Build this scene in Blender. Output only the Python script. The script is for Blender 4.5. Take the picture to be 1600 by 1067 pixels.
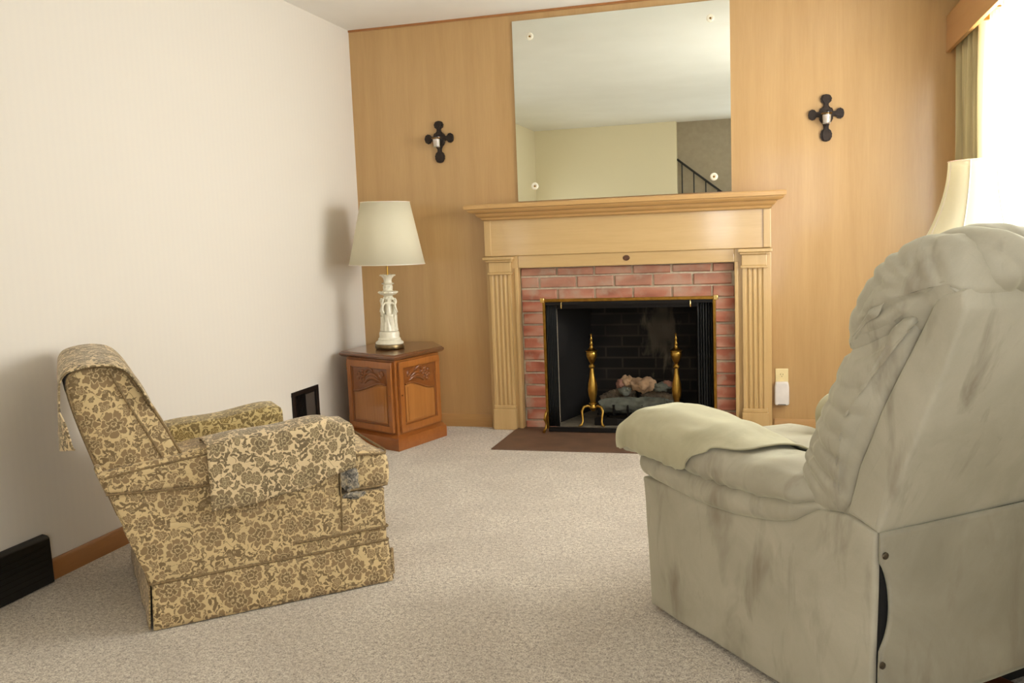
import bpy, bmesh, math, random
from mathutils import Vector, Matrix, noise
from math import sin, cos, pi, radians, sqrt, exp

random.seed(7)
scene = bpy.context.scene
for _o in list(bpy.data.objects):
    bpy.data.objects.remove(_o)
COL = scene.collection

# ------------------------------------------------------------------ camera
cam_d = bpy.data.cameras.new('camera')
cam = bpy.data.objects.new('camera', cam_d)
COL.objects.link(cam)
YAW, PITCH, ROLL = 0.279398, 0.112181, -0.038277
fwd = Vector((-sin(YAW) * cos(PITCH), cos(YAW) * cos(PITCH), -sin(PITCH)))
rt = Vector((cos(YAW), sin(YAW), 0))
up = rt.cross(fwd)
r2 = rt * cos(ROLL) + up * sin(ROLL)
u2 = -rt * sin(ROLL) + up * cos(ROLL)
m = Matrix((r2, u2, -fwd)).transposed().to_4x4()
m.translation = Vector((0.387088, -5.173178, 1.123813))
cam.matrix_world = m
cam_d.sensor_width = 36.0
cam_d.lens = 1423.226 / 1600 * 36
cam_d.clip_start = 0.02
scene.camera = cam

# ------------------------------------------------------------------ world, light, exposure
scene.view_settings.view_transform = 'Standard'
scene.view_settings.look = 'None'
scene.view_settings.exposure = 0.50
scene.view_settings.gamma = 1.0
scene.view_settings.use_curve_mapping = False

world = bpy.data.worlds.new('daylight')
scene.world = world
world.use_nodes = True
wn = world.node_tree.nodes['Background']
wn.inputs[0].default_value = (0.95, 0.98, 1.0, 1)
wn.inputs[1].default_value = 1.6


def area(name, loc, rot, sx, sy, power, color):
    l = bpy.data.lights.new(name, 'AREA')
    l.shape = 'RECTANGLE'
    l.size, l.size_y = sx, sy
    l.energy = power
    l.color = color
    o = bpy.data.objects.new(name, l)
    o.location = loc
    o.rotation_euler = rot
    COL.objects.link(o)
    return o


# daylight arriving through the side window, plus fill lights added behind made-up openings
area('window_daylight', (1.66, -1.15, 1.42), (0, radians(102), 0), 1.3, 1.9, 104, (0.965, 0.985, 1.0))
area('added_side_fill', (1.66, -4.35, 1.45), (0, radians(90), 0), 1.3, 0.9, 1.5, (0.97, 0.985, 1.0))  # weak fill added at an unseen side window
area('added_rear_door_fill', (0.62, -6.0, 1.12), (radians(90), 0, 0), 0.9, 1.9, 10, (0.94, 0.97, 1.0))  # fill added from behind the camera
area('added_frieze_glare', (-0.17, -5.98, 1.21), (radians(90), 0, 0), 0.36, 0.56, 6.5, (0.98, 0.99, 1.0))  # added to lay a glare on the mantel frieze
area('added_hall_fill', (-2.52, -5.05, 1.06), (0, radians(-90), 0), 0.5, 0.8, 4.5, (0.97, 0.985, 1.0))  # fill added for the recliner side and rear wall

# ------------------------------------------------------------------ helpers
MATS = {}


def lin(c):
    return tuple(((x / 255) / 12.92 if x / 255 <= 0.04045 else ((x / 255 + 0.055) / 1.055) ** 2.4) for x in c) + (1,)


class NT:
    """tiny node builder"""

    def __init__(s, name):
        s.m = bpy.data.materials.new(name)
        s.m.use_nodes = True
        s.t = s.m.node_tree
        s.b = s.t.nodes['Principled BSDF']
        MATS[name] = s.m

    def n(s, kind, ins=None, **kw):
        nd = s.t.nodes.new('ShaderNode' + kind)
        for k, v in kw.items():
            setattr(nd, k, v)
        for k, v in (ins or {}).items():
            s.set(nd.inputs[k], v)
        return nd

    def set(s, inp, v):
        if isinstance(v, bpy.types.NodeSocket):
            s.t.links.new(v, inp)
        elif isinstance(v, bpy.types.Node):
            s.t.links.new(v.outputs[0], inp)
        else:
            inp.default_value = v

    def math(s, op, a, b=None, c=None, clamp=False):
        nd = s.n('Math', operation=op, use_clamp=clamp)
        s.set(nd.inputs[0], a)
        if b is not None:
            s.set(nd.inputs[1], b)
        if c is not None:
            s.set(nd.inputs[2], c)
        return nd.outputs[0]

    def vmath(s, op, a, b=None):
        nd = s.n('VectorMath', operation=op)
        s.set(nd.inputs[0], a)
        if b is not None:
            s.set(nd.inputs[1], b)
        return nd.outputs['Value'] if op in ('LENGTH', 'DOT_PRODUCT', 'DISTANCE') else nd.outputs[0]

    def coord(s, which='Object', scale=(1, 1, 1), rot=(0, 0, 0), loc=(0, 0, 0)):
        tc = s.n('TexCoord')
        mp = s.n('Mapping')
        s.set(mp.inputs['Vector'], tc.outputs[which])
        mp.inputs['Scale'].default_value = scale
        mp.inputs['Rotation'].default_value = rot
        mp.inputs['Location'].default_value = loc
        return mp.outputs[0]

    def noise(s, vec, scale, detail=3, rough=0.5, dist=0.0):
        nd = s.n('TexNoise', {'Vector': vec, 'Scale': scale, 'Detail': detail, 'Roughness': rough, 'Distortion': dist})
        return nd.outputs['Fac']

    def ramp(s, fac, stops):
        nd = s.n('ValToRGB', {'Fac': fac})
        cr = nd.color_ramp
        while len(cr.elements) < len(stops):
            cr.elements.new(0.5)
        for e, (p, c) in zip(cr.elements, stops):
            e.position = p
            e.color = c if len(c) == 4 else tuple(c) + (1,)
        return nd.outputs[0]

    def mix(s, fac, a, b, blend='MIX'):
        nd = s.n('Mix', data_type='RGBA', blend_type=blend)
        s.set(nd.inputs['Factor'], fac)
        s.set(nd.inputs[6], a)
        s.set(nd.inputs[7], b)
        return nd.outputs[2]

    def bump(s, h, strength=0.3, dist=0.002):
        nd = s.n('Bump', {'Height': h, 'Strength': strength, 'Distance': dist})
        s.set(s.b.inputs['Normal'], nd.outputs[0])

    def base(s, col, rough=0.5, metal=0.0, **kw):
        s.set(s.b.inputs['Base Color'], col)
        s.set(s.b.inputs['Roughness'], rough)
        s.set(s.b.inputs['Metallic'], metal)
        for k, v in kw.items():
            s.set(s.b.inputs[k.replace('_', ' ')], v)
        return s.m


def flat(name, rgb, rough=0.5, metal=0.0, var=0.06, vscale=20, **kw):
    t = NT(name)
    c = lin(rgb)
    f = t.noise(t.coord(), vscale, 3)
    lo = tuple(x * (1 - var) for x in c[:3]) + (1,)
    hi = tuple(min(1, x * (1 + var)) for x in c[:3]) + (1,)
    return t.base(t.ramp(f, [(0.3, lo), (0.7, hi)]), rough, metal, **kw)


# -- materials
def m_wood(name, dark, light, axis='z', scale=1.0, rough=0.35, coat=0.3, contrast=1.0, bands=0.35):
    t = NT(name)
    sc = {'z': (14, 14, 0.9), 'x': (0.9, 14, 14), 'y': (14, 0.9, 14)}[axis]
    v = t.coord(scale=tuple(a * scale for a in sc))
    g1 = t.noise(v, 1.2, 5, 0.6, 0.6)
    sc2 = tuple(a * scale * 7 for a in sc)
    v2 = t.coord(scale=sc2)
    g2 = t.noise(v2, 1.5, 3, 0.6)
    v3 = t.coord(scale=tuple((2.2 if a > 1 else 0.25) * scale for a in sc))
    g3 = t.noise(v3, 1.0, 2, 0.5)
    f = t.math('ADD', t.math('MULTIPLY', g1, 0.5), t.math('ADD', t.math('MULTIPLY', g2, 0.22), t.math('MULTIPLY', g3, bands)))
    c = t.ramp(f, [(0.53 - 0.2 * contrast, lin(dark)), (0.53 + 0.2 * contrast, lin(light))])
    t.base(c, rough)
    t.b.inputs['Coat Weight'].default_value = coat
    t.b.inputs['Coat Roughness'].default_value = 0.12
    t.bump(g2, 0.05, 0.001)
    return t.m


m_wood('veneer', (174, 136, 84), (202, 165, 112), 'z', 0.7, 0.38, 0.5, 1.3)
m_wood('mantel_wood_h', (190, 154, 98), (214, 182, 128), 'x', 0.8, 0.33, 0.8, 1.2)
m_wood('mantel_wood_v', (188, 152, 96), (212, 180, 126), 'z', 0.8, 0.33, 0.4, 1.2)
m_wood('shelf_wood', (184, 140, 84), (206, 166, 108), 'x', 0.8, 0.3, 0.4, 1.2)
m_wood('baseboard_oak_x', (172, 130, 76), (194, 152, 96), 'x', 1.0, 0.4, 0.2)
m_wood('baseboard_oak_y', (140, 90, 44), (165, 112, 62), 'y', 1.0, 0.4, 0.2)
m_wood('commode_wood', (138, 78, 30), (184, 116, 55), 'z', 1.6, 0.3, 0.4, 1.2)
m_wood('commode_wood_h', (132, 72, 27), (172, 104, 48), 'x', 1.6, 0.3, 0.4, 1.2)
m_wood('commode_panel', (150, 92, 40), (190, 128, 66), 'z', 1.3, 0.3, 0.4, 1.2)
m_wood('commode_top', (96, 58, 34), (126, 80, 48), 'x', 1.4, 0.22, 0.6, 1.2)
m_wood('carved_wood', (118, 66, 28), (150, 90, 42), 'x', 1.4, 0.28, 0.5, 1.2)
m_wood('shadow_line_wood', (150, 96, 48), (172, 116, 62), 'z', 1.0, 0.4, 0.2)
m_wood('valance_wood', (172, 122, 66), (194, 144, 84), 'y', 0.8, 0.38, 0.3, 1.2)
m_wood('redwood', (70, 34, 18), (98, 50, 28), 'y', 1.4, 0.3, 0.4)

# cream wallpaper with a faint vertical stripe
t = NT('wallpaper')
v = t.coord()
w = t.n('TexWave', {'Vector': v, 'Scale': 9.0, 'Distortion': 0.0}, wave_type='BANDS', bands_direction='Y')
c = t.mix(t.math('MULTIPLY', w.outputs['Fac'], 0.5), lin((226, 219, 207)), lin((224, 217, 206)))
t.base(c, 0.85)
t = NT('plain_wall')
t.base(lin((236, 224, 192)), 0.85)
t = NT('ceiling_paint')
v = t.coord()
t.base(t.ramp(t.noise(v, 2.5, 2), [(0.3, lin((236, 233, 226))), (0.7, lin((241, 238, 232)))]), 0.9)
t.bump(t.noise(v, 260, 2), 0.15, 0.002)
flat('grey_wall', (172, 158, 136), 0.85)

# carpet
t = NT('carpet')
v = t.coord()
n1 = t.noise(v, 210, 3, 0.75)
n2 = t.noise(v, 75, 3, 0.7, 0.4)
n3 = t.noise(v, 3.2, 3, 0.55, 0.8)
f = t.math('ADD', t.math('MULTIPLY', n1, 0.62), t.math('MULTIPLY', n2, 0.38))
c = t.ramp(f, [(0.38, lin((122, 108, 95))), (0.5, lin((214, 200, 180))), (0.60, lin((250, 243, 228)))])
c2 = t.mix(t.math('MULTIPLY', t.math('SUBTRACT', n3, 0.35, clamp=True), 0.9, clamp=True), c, lin((158, 143, 126)))
t.base(c2, 0.95)
t.b.inputs['Sheen Weight'].default_value = 0.3
t.bump(f, 0.9, 0.008)

# brick
t = NT('brick_face')
v = t.coord('Object')
n1 = t.noise(v, 9, 3, 0.6)
n2 = t.noise(v, 60, 4, 0.7)
n3 = t.noise(t.coord(scale=(5.2, 1, 15)), 1.0, 1)
c = t.ramp(n3, [(0.32, lin((156, 86, 62))), (0.5, lin((190, 116, 90))), (0.66, lin((202, 150, 126)))])
c = t.mix(t.ramp(n1, [(0.5, (0, 0, 0)), (0.68, (0.75, 0.75, 0.75))]), c, lin((190, 168, 146)))
# greyer tint on the courses over the opening
sx = t.n('SeparateXYZ', {'Vector': v})
hz = t.math('MULTIPLY', t.math('SUBTRACT', sx.outputs['Z'], 0.74), 9.0, clamp=True)
c = t.mix(t.math('MULTIPLY', hz, 0.42), c, lin((172, 146, 126)))
c = t.mix(t.math('MULTIPLY', n2, 0.25), c, lin((110, 70, 56)))
t.base(c, 0.8)
t.bump(n2, 0.35, 0.003)
flat('mortar', (202, 188, 164), 0.95, vscale=40, var=0.15)
flat('hearth_tile', (104, 78, 60), 0.6, vscale=8, var=0.2)
t = NT('soot_brick')
v = t.coord()
bt = t.n('TexBrick', {'Vector': t.coord(rot=(radians(-90), 0, 0)), 'Color1': lin((42, 36, 32)), 'Color2': lin((30, 26, 24)), 'Mortar': lin((64, 56, 48)), 'Scale': 1.0,
                      'Mortar Size': 0.006, 'Brick Width': 0.21, 'Row Height': 0.07})
n1 = t.noise(v, 6.5, 4, 0.65, 0.6)
dd = t.vmath('LENGTH', t.vmath('MULTIPLY', t.vmath('SUBTRACT', v, (0.13, 0.52, 0.50)), (1.0, 0.0, 0.62)))
foc = t.math('SUBTRACT', 1.0, t.math('MULTIPLY', dd, 5.2), clamp=True)
streak = t.noise(t.coord(scale=(22, 1, 5)), 1.0, 3, 0.6, 0.5)
mk = t.math('ADD', t.math('MULTIPLY', n1, 0.35), t.math('ADD', t.math('MULTIPLY', streak, 0.55), t.math('MULTIPLY', foc, 0.36)))
c = t.mix(t.ramp(mk, [(0.57, (0, 0, 0)), (0.70, (0.85, 0.85, 0.85))]), bt.outputs['Color'], lin((118, 108, 92)))
c = t.mix(t.ramp(t.noise(v, 3.0, 2), [(0.4, (0.9, 0.9, 0.9)), (0.62, (0, 0, 0))]), c, lin((14, 12, 12)))
t.base(c, 0.9)
flat('soot_black', (22, 19, 17), 0.9)
flat('firebox_floor', (104, 96, 82), 0.9, var=0.25)
flat('iron_black', (26, 23, 22), 0.5, 0.6)
flat('sconce_iron', (48, 38, 32), 0.5, 0.5, var=0.3, vscale=80)
flat('vent_black', (20, 18, 17), 0.45, 0.3)
flat('vent_bronze', (38, 32, 28), 0.45, 0.5)
flat('damper_grey', (82, 76, 70), 0.5, 0.3)
flat('register_black', (10, 11, 11), 0.4)
flat('brass', (176, 140, 66), 0.28, 1.0, var=0.2, vscale=30)
flat('brass_dark', (150, 112, 48), 0.3, 1.0, var=0.25, vscale=30)
flat('base_metal', (128, 110, 78), 0.35, 0.9, var=0.25, vscale=30)
flat('brass_bright', (226, 196, 130), 0.18, 1.0)
flat('porcelain', (236, 230, 208), 0.35, vscale=60, Coat_Weight=0.4)
flat('candle_wax', (240, 228, 212), 0.5, Subsurface_Weight=0.2)
flat('outlet_ivory', (238, 220, 168), 0.4)
flat('slot_dark', (120, 104, 74), 0.5)
flat('white_plastic', (232, 226, 222), 0.35)
flat('bark_log', (96, 82, 66), 0.9, var=0.45, vscale=14)
flat('stone_tan', (168, 138, 108), 0.9, var=0.3, vscale=16)
flat('stone_red', (136, 98, 82), 0.9, var=0.3, vscale=16)
flat('stone_grey', (92, 94, 84), 0.9, var=0.35, vscale=16)
flat('label_blue', (150, 160, 176), 0.5)
flat('shade_black', (9, 9, 9), 0.9)
flat('cover_lining', (72, 74, 76), 0.9)
flat('window_frame_white', (236, 234, 228), 0.5)
flat('knot_wood', (92, 58, 34), 0.5, var=0.3, vscale=120)
flat('rail_black', (30, 28, 26), 0.4)
flat('ground', (120, 130, 100), 0.9)
flat('snap_metal', (96, 88, 78), 0.3, 0.9)

t = NT('mesh_curtain')
t.base(lin((16, 16, 15)), 0.6, 0.3)
w = t.n('TexWave', {'Vector': t.coord(), 'Scale': 30.0, 'Distortion': 1.2}, wave_type='BANDS', bands_direction='X')
t.bump(w.outputs['Fac'], 0.5, 0.004)

t = NT('mirror_glass')
t.base((0.86, 0.90, 0.84, 1), 0.0, 1.0)
t = NT('clear_glass')
t.base((1, 1, 1, 1), 0.02, 0.0)
t.b.inputs['Transmission Weight'].default_value = 1.0
t.b.inputs['IOR'].default_value = 1.45

t = NT('window_glass')
tr = t.n('BsdfTransparent')
gl = t.n('BsdfGlossy', {'Roughness': 0.02})
mx = t.n('MixShader', {0: 0.05, 1: tr.outputs[0], 2: gl.outputs[0]})
t.t.links.new(mx.outputs[0], t.t.nodes['Material Output'].inputs[0])


def m_sheer(name, col, transp, folds=True):
    t = NT(name)
    tr = t.n('BsdfTransparent', {'Color': (1, 0.99, 0.96, 1)})
    tl = t.n('BsdfTranslucent', {'Color': col})
    df = t.n('BsdfDiffuse', {'Color': col})
    a = t.n('MixShader', {0: 0.35, 1: tl.outputs[0], 2: df.outputs[0]})
    b = t.n('MixShader', {0: 1 - transp, 1: tr.outputs[0], 2: a.outputs[0]})
    t.t.links.new(b.outputs[0], t.t.nodes['Material Output'].inputs[0])
    return t.m


m_sheer('sheer_voile', (0.93, 0.90, 0.82, 1), 0.5)

t = NT('lamp_shade_fabric')
tl = t.n('BsdfTranslucent', {'Color': lin((240, 232, 204))})
df = t.n('BsdfDiffuse', {'Color': lin((240, 234, 210))})
a = t.n('MixShader', {0: 0.7, 1: tl.outputs[0], 2: df.outputs[0]})
t.t.links.new(a.outputs[0], t.t.nodes['Material Output'].inputs[0])

t = NT('drape_gold')
v = t.coord()
c = t.ramp(t.noise(t.coord(scale=(60, 60, 2)), 1.0, 2), [(0.35, lin((176, 160, 112))), (0.65, lin((200, 184, 134)))])
t.base(c, 0.45)
t.b.inputs['Sheen Weight'].default_value = 0.5


# velvet of the recliner
def m_velvet(name, base, light, stain, k=0.8):
    t = NT(name)
    v = t.coord()
    n1 = t.noise(v, 3.6, 5, 0.62, 0.8)
    n2 = t.noise(t.coord(scale=(1, 1, 0.35), loc=(3, 1, 2)), 9, 4, 0.6, 0.5)
    n3 = t.noise(v, 300, 2)
    c = t.ramp(n1, [(0.35, lin(base)), (0.68, lin(light))])
    c = t.mix(t.math('MULTIPLY', t.math('SUBTRACT', n2, 0.53, clamp=True), 3.2 * k, clamp=True), c, lin(stain))
    c = t.mix(t.math('MULTIPLY', n3, 0.12), c, lin(stain))
    t.base(c, 0.8)
    t.b.inputs['Sheen Weight'].default_value = 0.55
    t.b.inputs['Sheen Roughness'].default_value = 0.4
    t.b.inputs['Sheen Tint'].default_value = lin((225, 228, 200))
    t.bump(t.noise(v, 30, 4, 0.6), 0.12, 0.004)
    return t.m


m_velvet('velvet', (168, 161, 141), (187, 180, 160), (124, 111, 93), 1.1)
m_velvet('velvet_shaded', (146, 139, 120), (163, 156, 137), (116, 103, 87), 0.7)  # same velvet, shade on the recliner's back put into the colour
m_velvet('velvet_cover', (172, 165, 136), (194, 187, 156), (140, 130, 98), 0.5)


# floral brocade of the armchair, mapped by UV in metres
def m_floral(name, ground, flower, flower2, line, squash=(1.14, 1.14), offs=(0, 0)):
    t = NT(name)
    tc = t.n('TexCoord')
    mp = t.n('Mapping', {'Vector': tc.outputs['UV']})
    mp.inputs['Scale'].default_value = (squash[0], squash[1], 0)
    mp.inputs['Location'].default_value = (offs[0], offs[1], 0)
    uv = mp.outputs[0]
    wob = t.n('TexNoise', {'Vector': uv, 'Scale': 38.0, 'Detail': 2.0}, noise_dimensions='2D')
    off = t.vmath('MULTIPLY', t.vmath('SUBTRACT', wob.outputs['Color'], (0.5, 0.5, 0.5)), (0.020, 0.020, 0))
    wob2 = t.n('TexNoise', {'Vector': uv, 'Scale': 90.0, 'Detail': 1.0}, noise_dimensions='2D')
    off2 = t.vmath('MULTIPLY', t.vmath('SUBTRACT', wob2.outputs['Color'], (0.5, 0.5, 0.5)), (0.007, 0.007, 0))
    uvw = t.vmath('ADD', t.vmath('ADD', uv, off), off2)

    def flowers(scale, R, petals, rnd, shift):
        vv = t.vmath('ADD', uvw, shift)
        vo = t.n('TexVoronoi', {'Vector': vv, 'Scale': scale, 'Randomness': rnd}, voronoi_dimensions='2D')
        d = t.vmath('SUBTRACT', vv, vo.outputs['Position'])
        sp = t.n('SeparateXYZ', {'Vector': d})
        r = t.vmath('LENGTH', d)
        sc = t.n('SeparateXYZ', {'Vector': vo.outputs['Color']})
        th = t.math('ADD', t.math('ARCTAN2', sp.outputs[1], sp.outputs[0]), t.math('MULTIPLY', sc.outputs[0], 6.0))
        k = t.math('ABSOLUTE', t.math('SINE', t.math('MULTIPLY', th, petals / 2)))
        Rr = t.math('MULTIPLY', t.math('MULTIPLY', R, t.math('ADD', 0.72, t.math('MULTIPLY', sc.outputs[2], 0.36))), t.math('ADD', 0.66, t.math('MULTIPLY', t.math('POWER', k, 0.6), 0.40)))
        inside = t.math('LESS_THAN', r, Rr)
        rn = t.math('DIVIDE', r, Rr)
        ring = t.math('LESS_THAN', t.math('ABSOLUTE', t.math('SUBTRACT', t.math('SUBTRACT', rn, t.math('MULTIPLY', t.math('SINE', t.math('MULTIPLY', th, 5.0)), 0.07)), 0.55)), 0.045)
        ring2 = t.math('LESS_THAN', t.math('ABSOLUTE', t.math('SUBTRACT', rn, 0.22)), 0.05)
        sep = t.math('MULTIPLY', t.math('LESS_THAN', k, 0.16), t.math('GREATER_THAN', rn, 0.5))
        ln = t.math('MAXIMUM', t.math('MAXIMUM', ring, ring2), sep)
        ln = t.math('MULTIPLY', ln, inside)
        halo = t.math('LESS_THAN', r, t.math('MULTIPLY', Rr, 1.22))
        return inside, ln, halo, rn

    A, Al, Ah, Ar = flowers(8.6, 0.041, 7, 0.85, (0, 0, 0))
    B, Bl, Bh, Br = flowers(15.0, 0.021, 5, 0.7, (0.37, 0.11, 0))
    C, Cl, Ch, Cr = flowers(27.0, 0.0105, 5, 0.8, (0.77, 0.51, 0))

    def leaves(scale, rot, shift):
        vr = t.n('VectorRotate', {'Vector': t.vmath('ADD', uvw, shift), 'Angle': rot}, rotation_type='Z_AXIS').outputs[0]
        vo = t.n('TexVoronoi', {'Vector': vr, 'Scale': scale, 'Randomness': 0.85}, voronoi_dimensions='2D')
        d = t.vmath('SUBTRACT', vr, vo.outputs['Position'])
        sc = t.n('SeparateXYZ', {'Vector': vo.outputs['Color']})
        d = t.n('VectorRotate', {'Vector': d, 'Angle': t.math('MULTIPLY', sc.outputs[1], 6.28)}, rotation_type='Z_AXIS').outputs[0]
        a = t.vmath('LENGTH', d)
        b = t.vmath('LENGTH', t.vmath('SUBTRACT', d, (0.0, 0.009, 0)))
        cres = t.math('MULTIPLY', t.math('LESS_THAN', a, 0.017), t.math('GREATER_THAN', b, 0.0165))
        e = t.vmath('LENGTH', t.vmath('MULTIPLY', t.vmath('SUBTRACT', d, (0.006, 0.006, 0)), (1.0, 2.6, 1)))
        lf = t.math('LESS_THAN', e, 0.0125)
        vein = t.math('LESS_THAN', t.math('ABSOLUTE', t.math('SUBTRACT', e, 0.0085)), 0.0014)
        return t.math('MAXIMUM', cres, lf), vein

    L1, V1 = leaves(19.0, 0.5, (0.2, 0.9, 0))
    L2, V2 = leaves(25.0, 1.3, (0.6, 0.3, 0))
    nz = t.n('TexNoise', {'Vector': uv, 'Scale': 21.0, 'Detail': 0.0}, noise_dimensions='2D').outputs['Fac']
    vine = t.math('LESS_THAN', t.math('ABSOLUTE', t.math('SUBTRACT', nz, 0.5)), 0.011)
    small = t.math('MAXIMUM', t.math('MAXIMUM', L1, L2), vine)
    nB = t.math('SUBTRACT', 1.0, Bh)
    nA = t.math('SUBTRACT', 1.0, Ah)
    nC = t.math('SUBTRACT', 1.0, Ch)
    small = t.math('MULTIPLY', small, t.math('MULTIPLY', nA, nB))
    Cm = t.math('MULTIPLY', C, t.math('MULTIPLY', nA, nB))
    Bm = t.math('MULTIPLY', B, nA)
    g = t.mix(t.n('TexNoise', {'Vector': uv, 'Scale': 7.0, 'Detail': 3.0}, noise_dimensions='2D').outputs['Fac'],
              lin(tuple(x * 0.95 for x in ground)), lin(tuple(min(255, x * 1.05) for x in ground)))
    c = t.mix(small, g, lin(flower2))
    c = t.mix(Cm, c, lin(flower2))
    c = t.mix(t.math('MULTIPLY', Cl, t.math('MULTIPLY', nA, nB)), c, lin(line))
    c = t.mix(Bm, c, lin(flower))
    c = t.mix(t.math('MULTIPLY', Bl, nA), c, lin(line))
    dk = t.mix(t.math('LESS_THAN', Ar, 0.56), lin(flower), lin(flower2))
    c = t.mix(A, c, dk)
    c = t.mix(Al, c, lin(line))
    # woven slub
    sl = t.noise(t.n('Mapping', {'Vector': tc.outputs['UV'], 'Scale': (900, 160, 1)}).outputs[0], 1.0, 2)
    c = t.mix(t.math('MULTIPLY', sl, 0.22), c, lin(tuple(x * 0.72 for x in ground)))
    t.base(c, 0.85)
    t.b.inputs['Sheen Weight'].default_value = 0.15
    pat = t.math('MAXIMUM', t.math('MAXIMUM', A, Bm), t.math('MAXIMUM', small, Cm))
    t.bump(t.math('ADD', pat, t.math('MULTIPLY', sl, 0.3)), 0.35, 0.0015)
    return t.m


m_floral('brocade', (216, 190, 140), (144, 118, 82), (122, 99, 66), (200, 176, 132))
m_floral('brocade_light', (226, 202, 158), (132, 112, 80), (112, 94, 66), (192, 172, 130), offs=(0.31, 0.17))
m_floral('brocade_yellow', (204, 182, 124), (130, 108, 60), (116, 96, 54), (190, 166, 108), offs=(0.11, 0.57))
flat('welt_cord', (128, 106, 72), 0.85, var=0.4, vscale=160)
t = NT('worn_patch')
c = t.ramp(t.noise(t.coord(), 60, 5, 0.75, 1.0), [(0.38, lin((60, 58, 52))), (0.5, lin((132, 126, 116))), (0.62, lin((196, 180, 150)))])
t.base(c, 0.95)
t.bump(t.noise(t.coord(), 140, 4), 0.8, 0.004)

I4 = Matrix.Identity(4)


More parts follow.
